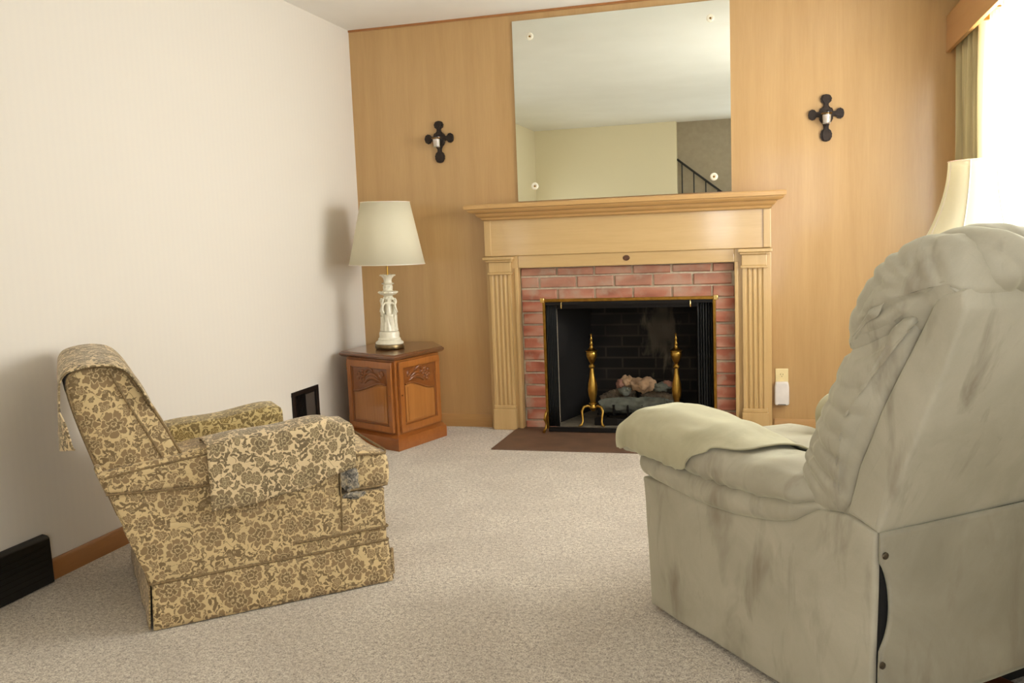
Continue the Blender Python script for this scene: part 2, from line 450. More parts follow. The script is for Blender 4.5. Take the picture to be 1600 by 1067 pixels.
class MB:
    """collects shapes into ONE mesh"""

    def __init__(s):
        s.v = []
        s.f = []

    def add(s, vs, fs, M=None):
        b = len(s.v)
        s.v += [tuple((M @ Vector(p)) if M else p) for p in vs]
        s.f += [tuple(i + b for i in f) for f in fs]
        return s

    def box(s, x0, x1, y0, y1, z0, z1, M=None):
        vs = [(x0, y0, z0), (x1, y0, z0), (x1, y1, z0), (x0, y1, z0), (x0, y0, z1), (x1, y0, z1), (x1, y1, z1), (x0, y1, z1)]
        return s.add(vs, [(0, 3, 2, 1), (4, 5, 6, 7), (0, 1, 5, 4), (1, 2, 6, 5), (2, 3, 7, 6), (3, 0, 4, 7)], M)

    def prism(s, poly, a, b, axis='z', M=None):
        """polygon (2D) swept from a to b along axis; poly coords are the other two axes in xyz order"""
        n = len(poly)

        def P(p, t):
            return {'x': (t, p[0], p[1]), 'y': (p[0], t, p[1]), 'z': (p[0], p[1], t)}[axis]
        vs = [P(p, a) for p in poly] + [P(p, b) for p in poly]
        fs = [tuple(range(n))[::-1], tuple(range(n, 2 * n))] + [(i, (i + 1) % n, n + (i + 1) % n, n + i) for i in range(n)]
        return s.add(vs, fs, M)

    def lathe(s, prof, seg=32, c=(0, 0, 0), M=None, lobes=0, lobe_amp=0):
        vs = []
        for r, z in prof:
            for k in range(seg):
                a = 2 * pi * k / seg
                rr = r * (1 + (lobe_amp * cos(lobes * a) if lobes else 0))
                vs.append((c[0] + rr * cos(a), c[1] + rr * sin(a), c[2] + z))
        fs = []
        n = len(prof)
        for i in range(n - 1):
            for k in range(seg):
                k2 = (k + 1) % seg
                fs.append((i * seg + k, i * seg + k2, (i + 1) * seg + k2, (i + 1) * seg + k))
        if prof[0][0] > 1e-5:
            fs.append(tuple(range(seg))[::-1])
        if prof[-1][0] > 1e-5:
            fs.append(tuple((n - 1) * seg + k for k in range(seg)))
        return s.add(vs, fs, M)

    def tube(s, pts, rad, seg=10, M=None, cap=True):
        pts = [Vector(p) for p in pts]
        n = len(pts)
        rr = rad if isinstance(rad, (list, tuple)) else [rad] * n
        vs = []
        prev = None
        for i, p in enumerate(pts):
            d = (pts[min(i + 1, n - 1)] - pts[max(i - 1, 0)]).normalized()
            if prev is None:
                a = Vector((0, 0, 1)) if abs(d.z) < 0.9 else Vector((1, 0, 0))
                x = d.cross(a).normalized()
            else:
                x = (prev - d * prev.dot(d)).normalized()
            prev = x
            y = d.cross(x)
            for k in range(seg):
                a = 2 * pi * k / seg
                vs.append(tuple(p + (x * cos(a) + y * sin(a)) * rr[i]))
        fs = [(i * seg + k, i * seg + (k + 1) % seg, (i + 1) * seg + (k + 1) % seg, (i + 1) * seg + k) for i in range(n - 1) for k in range(seg)]
        if cap:
            fs.append(tuple(range(seg))[::-1])
            fs.append(tuple((n - 1) * seg + k for k in range(seg)))
        return s.add(vs, fs, M)

    def grid(s, fn, nu, nv, closed_u=False, closed_v=False, M=None):
        """fn(i/nu, j/nv) -> point"""
        cu = nu if closed_u else nu + 1
        cv = nv if closed_v else nv + 1
        vs = [tuple(fn(i / nu, j / nv)) for i in range(cu) for j in range(cv)]
        fs = [(i * cv + j, ((i + 1) % cu) * cv + j, ((i + 1) % cu) * cv + (j + 1) % cv, i * cv + (j + 1) % cv)
              for i in range(nu) for j in range(nv)]
        return s.add(vs, fs, M)

    def ball(s, c, r, seg=16, rings=10, sc=(1, 1, 1), M=None, disp=0, freq=1, seed=0):
        vs = []
        for i in range(rings + 1):
            th = pi * i / rings
            for k in range(seg):
                a = 2 * pi * k / seg
                d = Vector((sin(th) * cos(a), sin(th) * sin(a), cos(th)))
                q = 1 + disp * noise.noise(d * freq + Vector((seed, seed * 0.7, 0)))
                vs.append((c[0] + d.x * r * sc[0] * q, c[1] + d.y * r * sc[1] * q, c[2] + d.z * r * sc[2] * q))
        fs = [(i * seg + k, (i + 1) * seg + k, (i + 1) * seg + (k + 1) % seg, i * seg + (k + 1) % seg) for i in range(rings) for k in range(seg)]
        return s.add(vs, fs, M)

    def build(s, name, mat, parent=None, smooth=40, bevel=0, bseg=2, uv=False, weld=True, disp=None, subsurf=0):
        me = bpy.data.meshes.new(name)
        me.from_pydata(s.v, [], s.f)
        bm = bmesh.new()
        bm.from_mesh(me)
        if weld:
            bmesh.ops.remove_doubles(bm, verts=bm.verts, dist=1e-5)
            bad = [f for f in bm.faces if f.calc_area() < 1e-12]
            if bad:
                bmesh.ops.delete(bm, geom=bad, context='FACES_ONLY')
        bmesh.ops.recalc_face_normals(bm, faces=bm.faces)
        if disp:
            bm.normal_update()
            ds = [(v, v.normal.copy() * disp(v.co, v.normal)) for v in bm.verts]
            for v, d in ds:
                v.co += d
            bm.normal_update()
        bm.to_mesh(me)
        bm.free()
        if smooth:
            me.shade_smooth()
            me.set_sharp_from_angle(angle=radians(smooth))
        me.materials.append(MATS[mat])
        if uv:
            l = me.uv_layers.new(name='UVMap')
            fn = uv if callable(uv) else boxuv
            for p in me.polygons:
                for li in p.loop_indices:
                    l.data[li].uv = fn(me.vertices[me.loops[li].vertex_index].co, p.normal)
        o = bpy.data.objects.new(name, me)
        COL.objects.link(o)
        if parent:
            o.parent = parent
        if bevel:
            b = o.modifiers.new('bevel', 'BEVEL')
            b.width = bevel
            b.segments = bseg
            b.limit_method = 'ANGLE'
            b.angle_limit = radians(35)
        if subsurf:
            b = o.modifiers.new('subdivision', 'SUBSURF')
            b.levels = b.render_levels = subsurf
        return o


def boxuv(co, n):
    ax, ay, az = abs(n.x), abs(n.y), abs(n.z)
    if ay >= ax and ay >= az:
        return (co.x, co.z)
    if ax >= az:
        return (co.y + 0.3, co.z)
    return (co.x, co.y + 0.7)


def tag(o, label=None, cat=None, group=None, kind=None):
    if label:
        o['label'] = label
    if cat:
        o['category'] = cat
    if group:
        o['group'] = group
    if kind:
        o['kind'] = kind
    return o


def empty(name, loc=(0, 0, 0), rz=0, label=None, cat=None, group=None):
    o = bpy.data.objects.new(name, None)
    o.empty_display_size = 0.1
    o.location = loc
    o.rotation_euler = (0, 0, rz)
    COL.objects.link(o)
    return tag(o, label, cat, group)


def children(o):
    return [c for c in list(bpy.data.objects) if c.parent == o]


def copy_tree(o, parent=None):
    c = o.copy()
    COL.objects.link(c)
    c.parent = parent
    for ch in children(o):
        copy_tree(ch, c)
    return c


def struct(o, label=None):
    o['kind'] = 'structure'
    if label:
        o['label'] = label
    return o


# ------------------------------------------------------------------ room shell
XL, XR, ZC, YR = -2.044, 1.45, 2.40, -5.72
RX0 = -0.66       # where the cream rear wall stops and the grey wall beyond begins
WY0, WY1, WZ0, WZ1 = -0.14, -3.35, 0.78, 2.06      # big side window
VY0, VY1 = -3.85, -4.85                              # unseen second side window, added for fill light

struct(MB().box(-2.45, XR + 0.1, -6.2, 0.6, -0.1, 0).build('floor', 'carpet'), 'beige and taupe wall to wall carpet')
struct(MB().box(-2.45, XR + 0.1, -6.2, 0.1, ZC, ZC + 0.1).build('ceiling', 'ceiling_paint'), 'white painted ceiling')
struct(MB().box(XL - 0.1, XL, -3.50, 0.1, 0, ZC).build('wall_left', 'wallpaper', smooth=0), 'cream papered left wall')
struct(MB().box(-2.45, -2.35, -4.62, -3.40, 0, ZC).box(-2.45, -2.35, -6.0, -5.48, 0, ZC).box(-2.45, -2.35, -5.48, -4.62, 0, 0.78).box(-2.45, -2.35, -5.48, -4.62, 1.36, ZC).box(-2.35, XL - 0.1, -3.50, -3.40, 0, ZC).build('wall_hall', 'plain_wall', smooth=0))  # window gap made up for the added hall light
# fireplace wall with the firebox opening
FX0, FX1, FZ1 = -0.84, 0.06, 0.735
w = MB()
w.box(XL - 0.1, -1.032, 0, 0.12, 0, ZC).box(0.197, XR + 0.1, 0, 0.12, 0, ZC).box(-1.032, 0.197, 0, 0.12, 0.953, ZC)
struct(w.build('wall_fireplace', 'veneer', smooth=0), 'honey coloured veneer panelled wall')
w = MB()
w.box(XR, XR + 0.12, WY0, 0.1, 0, ZC).box(XR, XR + 0.12, WY1, WY0, 0, WZ0).box(XR, XR + 0.12, WY1, WY0, WZ1, ZC)
w.box(XR, XR + 0.12, VY0, WY1, 0, ZC).box(XR, XR + 0.12, VY1, VY0, 0, WZ0).box(XR, XR + 0.12, VY1, VY0, WZ1, ZC)
w.box(XR, XR + 0.12, -6.2, VY1, 0, ZC)
struct(w.build('wall_right', 'plain_wall', smooth=0))
struct(MB().box(-2.35, RX0, YR - 0.1, YR, 0, ZC).build('wall_rear', 'plain_wall', smooth=0), 'cream rear wall')
w = MB()
w.box(RX0, -0.35, YR - 0.2, YR - 0.1, 0, ZC).box(0.01, 0.12, YR - 0.2, YR - 0.1, 0, ZC).box(-0.35, 0.01, YR - 0.2, YR - 0.1, 0, 0.92).box(-0.35, 0.01, YR - 0.2, YR - 0.1, 1.50, ZC).box(1.12, XR, YR - 0.2, YR - 0.1, 0, ZC).box(0.12, 1.12, YR - 0.2, YR - 0.1, 2.06, ZC)  # gaps made up for the added rear window and door
struct(w.build('wall_stairwell', 'grey_wall', smooth=0), 'grey wall behind the stair railing')
# thin ceiling trim, its shadow line put in as dark wood
struct(MB().box(XL, XR, -0.008, 0, ZC - 0.012, ZC).build('trim_1', 'shadow_line_wood'))
# baseboards
struct(MB().prism([(0, 0), (-0.014, 0), (-0.014, 0.062), (-0.006, 0.078), (0, 0.078)], XL, -1.235, 'x').build('baseboard_fireplace_wall', 'baseboard_oak_x'))
struct(MB().prism([(0, 0), (-0.014, 0), (-0.014, 0.062), (-0.006, 0.078), (0, 0.078)], 0.40, XR, 'x').build('baseboard_fireplace_wall_right', 'baseboard_oak_x'))
struct(MB().prism([(XL, 0), (XL + 0.014, 0), (XL + 0.014, 0.062), (XL + 0.006, 0.072), (XL, 0.072)], -3.49, -0.014, 'y').build('baseboard_left', 'baseboard_oak_y'))


# windows
def window(n, y0, y1):
    f = MB()
    a, b = min(y0, y1), max(y0, y1)
    x0, x1 = XR + 0.03, XR + 0.08
    t_ = 0.05
    f.box(x0, x1, a, b, WZ0, WZ0 + t_).box(x0, x1, a, b, WZ1 - t_, WZ1)
    k = max(1, round((b - a) / 1.0))
    for i in range(k + 1):
        y = a + (b - a - t_) * i / k
        f.box(x0, x1, y, y + t_, WZ0 + t_, WZ1 - t_)
    o = struct(f.build('window_%d' % n, 'window_frame_white', smooth=0))
    g = MB().box(XR + 0.052, XR + 0.056, a + 0.02, b - 0.02, WZ0 + 0.02, WZ1 - 0.02).build('window_pane', 'window_glass', o)
    MB().box(XR - 0.03, XR + 0.03, a - 0.03, b + 0.03, WZ0 - 0.02, WZ0).build('window_sill', 'window_frame_white', o, bevel=0.004)
    return o


window(1, WY0, WY1)
window(2, VY0, VY1)  # unseen, added as the opening for the side fill
f = MB()
f.box(-2.42, -2.38, -5.48, -4.62, 0.78, 0.83).box(-2.42, -2.38, -5.48, -4.62, 1.31, 1.36).box(-2.42, -2.38, -5.48, -5.43, 0.83, 1.31).box(-2.42, -2.38, -4.67, -4.62, 0.83, 1.31)
o = struct(f.build('window_3', 'window_frame_white', smooth=0))  # unseen hall window, added to carry the hall fill
MB().box(-2.402, -2.398, -5.46, -4.64, 0.80, 1.34).build('window_pane', 'window_glass', o)
f = MB()
f.box(-0.35, 0.01, YR - 0.18, YR - 0.14, 0.92, 0.95).box(-0.35, 0.01, YR - 0.18, YR - 0.14, 1.47, 1.50).box(-0.35, -0.32, YR - 0.18, YR - 0.14, 0.95, 1.47).box(-0.02, 0.01, YR - 0.18, YR - 0.14, 0.95, 1.47)
o = struct(f.build('window_4', 'window_frame_white', smooth=0))  # unseen rear window, added for the glare on the frieze
MB().box(-0.33, -0.01, YR - 0.162, YR - 0.158, 0.94, 1.48).build('window_pane', 'window_glass', o)
# unseen glazed rear door, added to carry the rear fill light
f = MB()
f.box(0.12, 0.2, YR - 0.18, YR - 0.13, 0, 2.06).box(1.04, 1.12, YR - 0.18, YR - 0.13, 0, 2.06)
f.box(0.2, 1.04, YR - 0.18, YR - 0.13, 1.98, 2.06).box(0.2, 1.04, YR - 0.18, YR - 0.13, 0, 0.16)
o = struct(f.build('added_glazed_door', 'window_frame_white', smooth=0))
MB().box(0.19, 1.05, YR - 0.158, YR - 0.152, 0.15, 1.99).build('added_door_glass', 'window_glass', o)
hd = MB().lathe([(0.0, 0), (0.018, 0.004), (0.01, 0.02), (0.024, 0.04), (0.02, 0.06), (0, 0.066)], 16, M=Matrix.Translation((0.16, YR - 0.13, 1.0)) @ Matrix.Rotation(radians(-90), 4, 'X'))
hd.build('added_door_knob', 'brass', o)

# ------------------------------------------------------------------ fireplace surround (brick, firebox, hearth)
bf = empty('brick_fireplace', (-0.4175, 0, 0), 0, 'red brick fireplace with sooty firebox set in the panelled wall', 'fireplace')
OX = -0.4175
BX0, BX1, BZ1 = -0.612, 0.612, 0.951
ox0, ox1 = FX0 - OX, FX1 - OX
mo = MB()
mo.box(BX0, ox0, 0.004, 0.1, 0, BZ1).box(ox1, BX1, 0.004, 0.1, 0, BZ1).box(ox0, ox1, 0.004, 0.1, FZ1, BZ1)
mo.build('mortar', 'mortar', bf, smooth=0)
# individually shaped brick faces kept in one mesh (surface pattern)
bk = MB()
pitch_z = 0.0711
rnd = random.Random(3)


def brick(x0, x1, z0, z1):
    if x1 - x0 < 0.02 or z1 - z0 < 0.02:
        return
    j = lambda: rnd.uniform(-0.0022, 0.0022)
    d = rnd.uniform(-0.012, -0.006)
    c = 0.004
    fr = [(x0 + c + j(), d, z0 + c + j()), (x1 - c + j(), d, z0 + c + j()), (x1 - c + j(), d, z1 - c + j()), (x0 + c + j(), d, z1 - c + j())]
    md = [(x0 + j(), d + 0.005, z0 + j()), (x1 + j(), d + 0.005, z0 + j()), (x1 + j(), d + 0.005, z1 + j()), (x0 + j(), d + 0.005, z1 + j())]
    ba = [(p[0], 0.01, p[2]) for p in md]
    fs = [(0, 1, 2, 3)] + [(i, i + 4, (i + 1) % 4 + 4, (i + 1) % 4) for i in range(4)] + [(i + 4, i + 8, (i + 1) % 4 + 8, (i + 1) % 4 + 4) for i in range(4)]
    bk.add(fr + md + ba, fs)


z = -0.02
row = 0
while z < BZ1:
    z1 = min(z + pitch_z - 0.011, BZ1 - 0.003)
    z0 = max(z, 0)
    if z1 <= FZ1 + 0.02:
        for (a, b) in ((BX0, ox0), (ox1, BX1)):
            if row % 2:
                brick(a + 0.012, b - 0.001, z0, z1)
            else:
                brick(a + 0.006, b - 0.001, z0, z1)
    else:
        x = BX0 + (0.006 if row % 2 else -0.10)
        while x < BX1:
            L = 0.208
            brick(max(x, BX0 + 0.006), min(x + L, BX1 - 0.004), max(z0, FZ1 + 0.004), z1)
            x += L + 0.012
    z += pitch_z
    row += 1
bk.build('brick_facing', 'brick_face', bf, smooth=30)
# firebox
d0, d1 = 0.1, 0.52
fb = MB()
fb.add([(ox0, d0, 0), (ox0 + 0.12, d1, 0), (ox0 + 0.12, d1, 0.8), (ox0, d0, 0.8)], [(0, 1, 2, 3)])
fb.build('firebox_side', 'soot_black', bf, smooth=0)
fb = MB()
fb.add([(ox1, d0, 0), (ox1 - 0.12, d1, 0), (ox1 - 0.12, d1, 0.8), (ox1, d0, 0.8)], [(0, 3, 2, 1)])
fb.build('firebox_side', 'soot_black', bf, smooth=0)
MB().box(ox0 + 0.1, ox1 - 0.1, d1, d1 + 0.05, 0, 0.9).build('firebox_back', 'soot_brick', bf, smooth=0)
MB().box(ox0 - 0.02, ox1 + 0.02, 0.1, d1 + 0.05, 0.8, 0.84).build('firebox_throat', 'soot_black', bf, smooth=0)
MB().box(ox0 - 0.02, ox1 + 0.02, 0.0, d1 + 0.05, 0.0, 0.012).build('firebox_floor', 'firebox_floor', bf, smooth=0)
MB().box(ox0, ox1, 0.03, 0.1, FZ1 - 0.03, FZ1 + 0.01).build('lintel', 'iron_black', bf, smooth=0)
hearth = MB().box(-1.07, 0.235, -0.585, -0.004, -0.02, 0.006).build('hearth_slab', 'hearth_tile', bevel=0.002)
tag(hearth, 'dark brown hearth slab set into the carpet before the fireplace', 'hearth')

# ------------------------------------------------------------------ wooden mantel
mt = empty('fireplace_mantel', (OX, 0, 0), 0, 'light oak mantelpiece with fluted pilasters and moulded shelf around the brick', 'mantelpiece')
s_ = MB()
HW = 0.882
prof = [(0, 1.232), (-0.085, 1.232), (-0.098, 1.238), (-0.102, 1.25), (-0.118, 1.255), (-0.128, 1.266), (-0.130, 1.274),
        (-0.150, 1.276), (-0.168, 1.282), (-0.176, 1.292), (-0.176, 1.296), (-0.19, 1.298), (-0.192, 1.318), (-0.186, 1.324), (0, 1.324)]
# mitred returns: half width follows the projection
vs = []
for (y, z) in prof:
    hw = 0.80 + (-y - 0.085) * 0.80 if y < -0.01 else None
    vs.append((y, z, hw))
vv = []
n = len(vs)
for sgn in (-1, 1):
    for (y, z, hw) in vs:
        hwv = hw if hw is not None else (0.80 if z < 1.25 else 0.80 + (0.186 - 0.085) * 0.8)
        vv.append((sgn * hwv, y, z))
fs = [tuple(range(n))[::-1], tuple(range(n, 2 * n))] + [(i, (i + 1) % n, n + (i + 1) % n, n + i) for i in range(n)]
s_.add(vv, fs)
s_.build('mantel_shelf', 'shelf_wood', mt, smooth=35, bevel=0.0015)
fz = MB()
fz.box(-0.80, 0.80, -0.062, 0, 1.025, 1.235)
fz.build('frieze', 'mantel_wood_h', mt, smooth=0, bevel=0.003)
for sx in (-1, 1):
    ed = MB()
    ed.box(*sorted((sx * 0.765, sx * 0.805)), -0.070, 0, 1.026, 1.236)
    ed.build('frieze_stile', 'mantel_wood_v', mt, smooth=0, bevel=0.003)
ar = MB()
ar.box(-0.612, 0.612, -0.05, 0, 0.952, 1.026)
ar.build('architrave', 'mantel_wood_h', mt, smooth=0, bevel=0.004)
kn = MB()
kn.lathe([(0, 0), (0.014, 0.0005), (0.016, 0.003), (0.011, 0.005), (0.005, 0.003), (0, 0.004)], 14, M=Matrix.Translation((0.022, -0.05, 0.993)) @ Matrix.Rotation(radians(90), 4, 'X') @ Matrix.Scale(1.25, 4, (1, 0, 0)))
o = kn.build('wood_knot', 'knot_wood', mt)
o['label'] = 'dark oval knot in the pale wood'
for sx in (-1, 1):
    def bx(mb, a, b, y0, y1, z0, z1):
        return mb.box(*sorted((sx * a, sx * b)), y0, y1, z0, z1)
    p = MB()
    bx(p, 0.612, 0.805, -0.05, 0, 0, 1.025)
    pb = p.build('pilaster', 'mantel_wood_v', mt, smooth=0, bevel=0.003)
    p = MB()
    bx(p, 0.612, 0.632, -0.06, -0.05, 0, 0.955)
    p.build('inner_bead', 'mantel_wood_v', pb, smooth=0, bevel=0.004)
    # fluted shaft: profile with concave grooves swept upward
    a0, a1 = 0.655, 0.778
    pts = [(a0, -0.05)]
    nf = 4
    wdt = (a1 - a0 - 0.02) / nf
    pts.append((a0, -0.072))
    for i in range(nf):
        c = a0 + 0.01 + wdt * (i + 0.5)
        r = wdt * 0.36
        for k in range(9):
            an = pi * k / 8
            pts.append((c - r * cos(an), -0.072 + r * 0.85 * sin(an)))
    pts += [(a1, -0.072), (a1, -0.05)]
    sh = MB()
    sh.prism([(sx * q[0], q[1]) for q in pts], 0.145, 0.918, 'z')
    sh.build('fluted_shaft', 'mantel_wood_v', pb, smooth=25)
    c = MB()
    bx(c, 0.65, 0.783, -0.078, -0.05, 0.93, 0.992)
    bx(c, 0.644, 0.789, -0.086, -0.05, 0.918, 0.931)
    bx(c, 0.640, 0.80, -0.092, -0.05, 0.992, 1.004)
    bx(c, 0.632, 0.812, -0.104, -0.05, 1.004, 1.022)
    c.build('capital', 'mantel_wood_v', pb, smooth=0, bevel=0.004)
    c = MB()
    bx(c, 0.646, 0.787, -0.084, -0.05, 0, 0.125)
    bx(c, 0.650, 0.783, -0.079, -0.05, 0.125, 0.146)
    c.build('plinth', 'mantel_wood_v', pb, smooth=0, bevel=0.004)

# ------------------------------------------------------------------ fire screen
fsx = (-0.868 + 0.098) / 2
sc = empty('fireplace_screen', (fsx, -0.135, 0.006), 0, 'brass framed fire screen with black mesh curtains in front of the firebox', 'fire screen')
W2 = 0.483
FR = MB()
FR.box(-W2, -W2 + 0.016, -0.012, 0.012, 0.02, 0.768).box(W2 - 0.016, W2, -0.012, 0.012, 0.02, 0.768).box(-W2, W2, -0.012, 0.012, 0.752, 0.770)
FR.build('frame', 'brass_dark', sc, smooth=0, bevel=0.003)
for sx in (-1, 1):
    MB().box(sx * W2 - 0.012, sx * W2 + 0.012, -0.016, 0.016, 0.748, 0.776).build('corner_cap', 'brass_bright', sc, bevel=0.003)
    MB().tube([(sx * (W2 - 0.008), 0, 0.13), (sx * (W2 - 0.004), -0.03, 0.115), (sx * (W2 + 0.002), -0.035, 0.08), (sx * (W2 - 0.004), -0.022, 0.05),
               (sx * (W2), -0.03, 0.025), (sx * (W2 + 0.004), -0.055, 0.009)], [0.006, 0.007, 0.009, 0.007, 0.007, 0.009], 10).build('foot', 'brass', sc)
MB().box(-W2 + 0.014, W2 - 0.014, -0.008, 0.008, 0.004, 0.028).build('bottom_bar', 'iron_black', sc)
MB().box(-W2 + 0.014, W2 - 0.014, -0.006, 0.010, 0.735, 0.754).build('curtain_rail', 'iron_black', sc)
for sx in (-1, 1):
    x0 = sx * (W2 - 0.014)
    x1 = sx * (W2 - (0.075 if sx < 0 else 0.10))

    def fold(a, b, x0=x0, x1=x1):
        return (x0 + (x1 - x0) * a, 0.014 + 0.009 * sin(a * 6 * 2 * pi) * (0.6 + 0.4 * b), 0.03 + b * 0.71)
    g = MB().grid(fold, 60, 6)
    o = g.build('mesh_curtain', 'mesh_curtain', sc, smooth=60)
    md = o.modifiers.new('thickness', 'SOLIDIFY')
    md.thickness = 0.002
    xx = -0.372 if sx < 0 else 0.348
    MB().tube([(xx, -0.008, 0.75), (xx, -0.014, 0.742), (xx, -0.013, 0.728), (xx, -0.013, 0.714)], [0.0025, 0.0025, 0.0045, 0.003], 8).build('pull', 'brass_bright', sc)


# ------------------------------------------------------------------ andirons
def andiron():
    r = empty('andiron', (0, 0, 0), 0, None, 'andiron', 'pair of brass andirons')
    pr = [(0.0, 0.085), (0.010, 0.087), (0.018, 0.098), (0.022, 0.108), (0.015, 0.118), (0.013, 0.124), (0.024, 0.130), (0.024, 0.136), (0.016, 0.142),
          (0.018, 0.155), (0.026, 0.185), (0.029, 0.215), (0.026, 0.25), (0.018, 0.29), (0.013, 0.325), (0.011, 0.342), (0.018, 0.346), (0.020, 0.354), (0.016, 0.362),
          (0.010, 0.368), (0.014, 0.375), (0.022, 0.39), (0.031, 0.412), (0.033, 0.428), (0.030, 0.437), (0.036, 0.441), (0.036, 0.446), (0.022, 0.455),
          (0.012, 0.465), (0.009, 0.475), (0.012, 0.484), (0.007, 0.492), (0.006, 0.505), (0.009, 0.512), (0.004, 0.522), (0.004, 0.534), (0.006, 0.540), (0, 0.548)]
    MB().lathe(pr, 28).build('post', 'brass', r)
    for sx in (-1, 1):
        pts = [(sx * 0.006, 0, 0.108), (sx * 0.03, -0.006, 0.118), (sx * 0.052, -0.014, 0.112), (sx * 0.062, -0.022, 0.088), (sx * 0.058, -0.03, 0.055), (sx * 0.056, -0.036, 0.03),
               (sx * 0.062, -0.044, 0.012), (sx * 0.074, -0.052, 0.006)]
        MB().tube(pts, [0.010, 0.009, 0.009, 0.008, 0.0065, 0.006, 0.008, 0.006], 10).build('leg', 'brass', r)
    MB().tube([(0, 0.005, 0.11), (0, 0.06, 0.1), (0, 0.3, 0.1), (0, 0.33, 0.08), (0, 0.33, 0.002)], 0.009, 8).build('log_bar', 'iron_black', r)
    return r


a1 = andiron()
a1.location = (-0.628, 0.045, 0.010)
a2 = copy_tree(a1)
a2.location = (-0.138, 0.045, 0.010)
a1['label'] = 'brass urn topped andiron to the left of the fire logs'
a2['label'] = 'brass urn topped andiron to the right of the fire logs'

# ------------------------------------------------------------------ grate, burner and logs
gr = empty('fire_grate', (-0.385, 0.16, 0.012), 0, 'black iron fire grate holding the logs behind the screen', 'grate')
g = MB()
for i in range(6):
    x = -0.21 + i * 0.084
    g.tube([(x, -0.085, 0.118), (x, -0.083, 0.06), (x, -0.05, 0.05), (x, 0.16, 0.05)], 0.007, 8)
g.tube([(-0.24, 0.0, 0.044), (0.24, 0.0, 0.044)], 0.007, 8).tube([(-0.24, 0.13, 0.044), (0.24, 0.13, 0.044)], 0.007, 8)
g.build('bars', 'iron_black', gr)
for x in (-0.2, 0.2):
    for y in (0.0, 0.13):
        MB().tube([(x, y, 0.04), (x, y, 0.0)], 0.007, 8).build('leg', 'iron_black', gr)
bp = empty('gas_burner', (-0.385, 0.055, 0.012), 0, 'black gas burner box with a pale label under the logs', 'burner')
MB().box(-0.235, 0.235, -0.02, 0.015, 0, 0.042).build('burner_body', 'iron_black', bp, bevel=0.004)
MB().box(-0.1, 0.15, -0.024, -0.018, 0.004, 0.04).build('front_panel', 'soot_black', bp, bevel=0.002)
lab = MB()
rr = random.Random(5)
pts = []
for k in range(18):
    a = 2 * pi * k / 18
    q = rr.uniform(0.75, 1.1)
    pts.append((0.015 + 0.035 * q * cos(a), 0.024 + 0.0155 * q * sin(a)))
lab.prism(pts, -0.0265, -0.0235, 'y')
o = lab.build('label_plate', 'label_blue', bp)


def log(pts, rads, mat, name, label, seed, grp=None):
    b = MB()
    b.tube(pts, rads, 20)
    me = b
    # denser tube for bark relief
    P = [Vector(p) for p in pts]
    dense = []
    dr = []
    nn = 60
    for i in range(nn + 1):
        t_ = i / nn * (len(P) - 1)
        k = min(int(t_), len(P) - 2)
        f_ = t_ - k
        dense.append(P[k].lerp(P[k + 1], f_))
        dr.append(rads[k] * (1 - f_) + rads[k + 1] * f_)
    b = MB().tube(dense, dr, 36)
    o = b.build(name, mat, None, smooth=60, disp=lambda co, n: 0.014 * noise.noise(Vector((co.x * 14, co.y * 60, co.z * 60)) + Vector((seed, 0, 0))) + 0.007 * noise.noise(co * 110 + Vector((0, seed, 0))))
    return tag(o, label, 'log' if 'log' in name else 'rock', grp)


G = 'ceramic fire logs on the grate'
log([(-0.60, 0.12, 0.115), (-0.45, 0.115, 0.122), (-0.25, 0.12, 0.12), (-0.17, 0.125, 0.113)], [0.036, 0.045, 0.045, 0.036], 'stone_grey', 'fire_log',
    'big grey green log lying across the front of the grate', 1, G)
log([(-0.60, 0.20, 0.13), (-0.50, 0.21, 0.17), (-0.40, 0.225, 0.175)], [0.034, 0.038, 0.03], 'bark_log', 'fire_log', 'brown split log at the left back of the pile', 2, G)
log([(-0.36, 0.225, 0.155), (-0.26, 0.215, 0.155), (-0.17, 0.205, 0.135)], [0.033, 0.038, 0.034], 'bark_log', 'fire_log', 'brown split log at the right back of the pile', 3, G)


def rock(c, r, sc, mat, label, seed):
    o = MB().ball((0, 0, 0), r, 40, 26, sc, disp=0.42, freq=1.7, seed=seed).build('lava_rock', mat, None, smooth=50,
                    disp=lambda co, n: 0.010 * noise.noise(co * 45 + Vector((seed, 0, 0))) + 0.005 * noise.noise(co * 120))
    o.location = c
    return tag(o, label, 'rock', 'rocks heaped on the fire logs')


rock((-0.35, 0.185, 0.235), 0.05, (1.35, 0.9, 0.85), 'stone_tan', 'large tan rock on top of the log pile', 2.3)
rock((-0.443, 0.205, 0.245), 0.038, (1.1, 0.9, 0.9), 'stone_tan', 'smaller tan rock left of the large tan rock', 5.1)
rock((-0.485, 0.20, 0.235), 0.03, (0.9, 0.9, 1.0), 'stone_red', 'reddish rock at the left end of the heap', 8.4)
rock((-0.455, 0.15, 0.200), 0.03, (1.1, 0.8, 0.8), 'stone_grey', 'grey rock below the reddish rock', 3.9)
rock((-0.240, 0.19, 0.218), 0.034, (1.4, 0.9, 0.8), 'stone_grey', 'grey rock to the right of the large tan rock', 6.2)
rock((-0.205, 0.20, 0.235), 0.026, (1.2, 0.9, 0.8), 'stone_red', 'small reddish rock at the right end of the heap', 9.7)

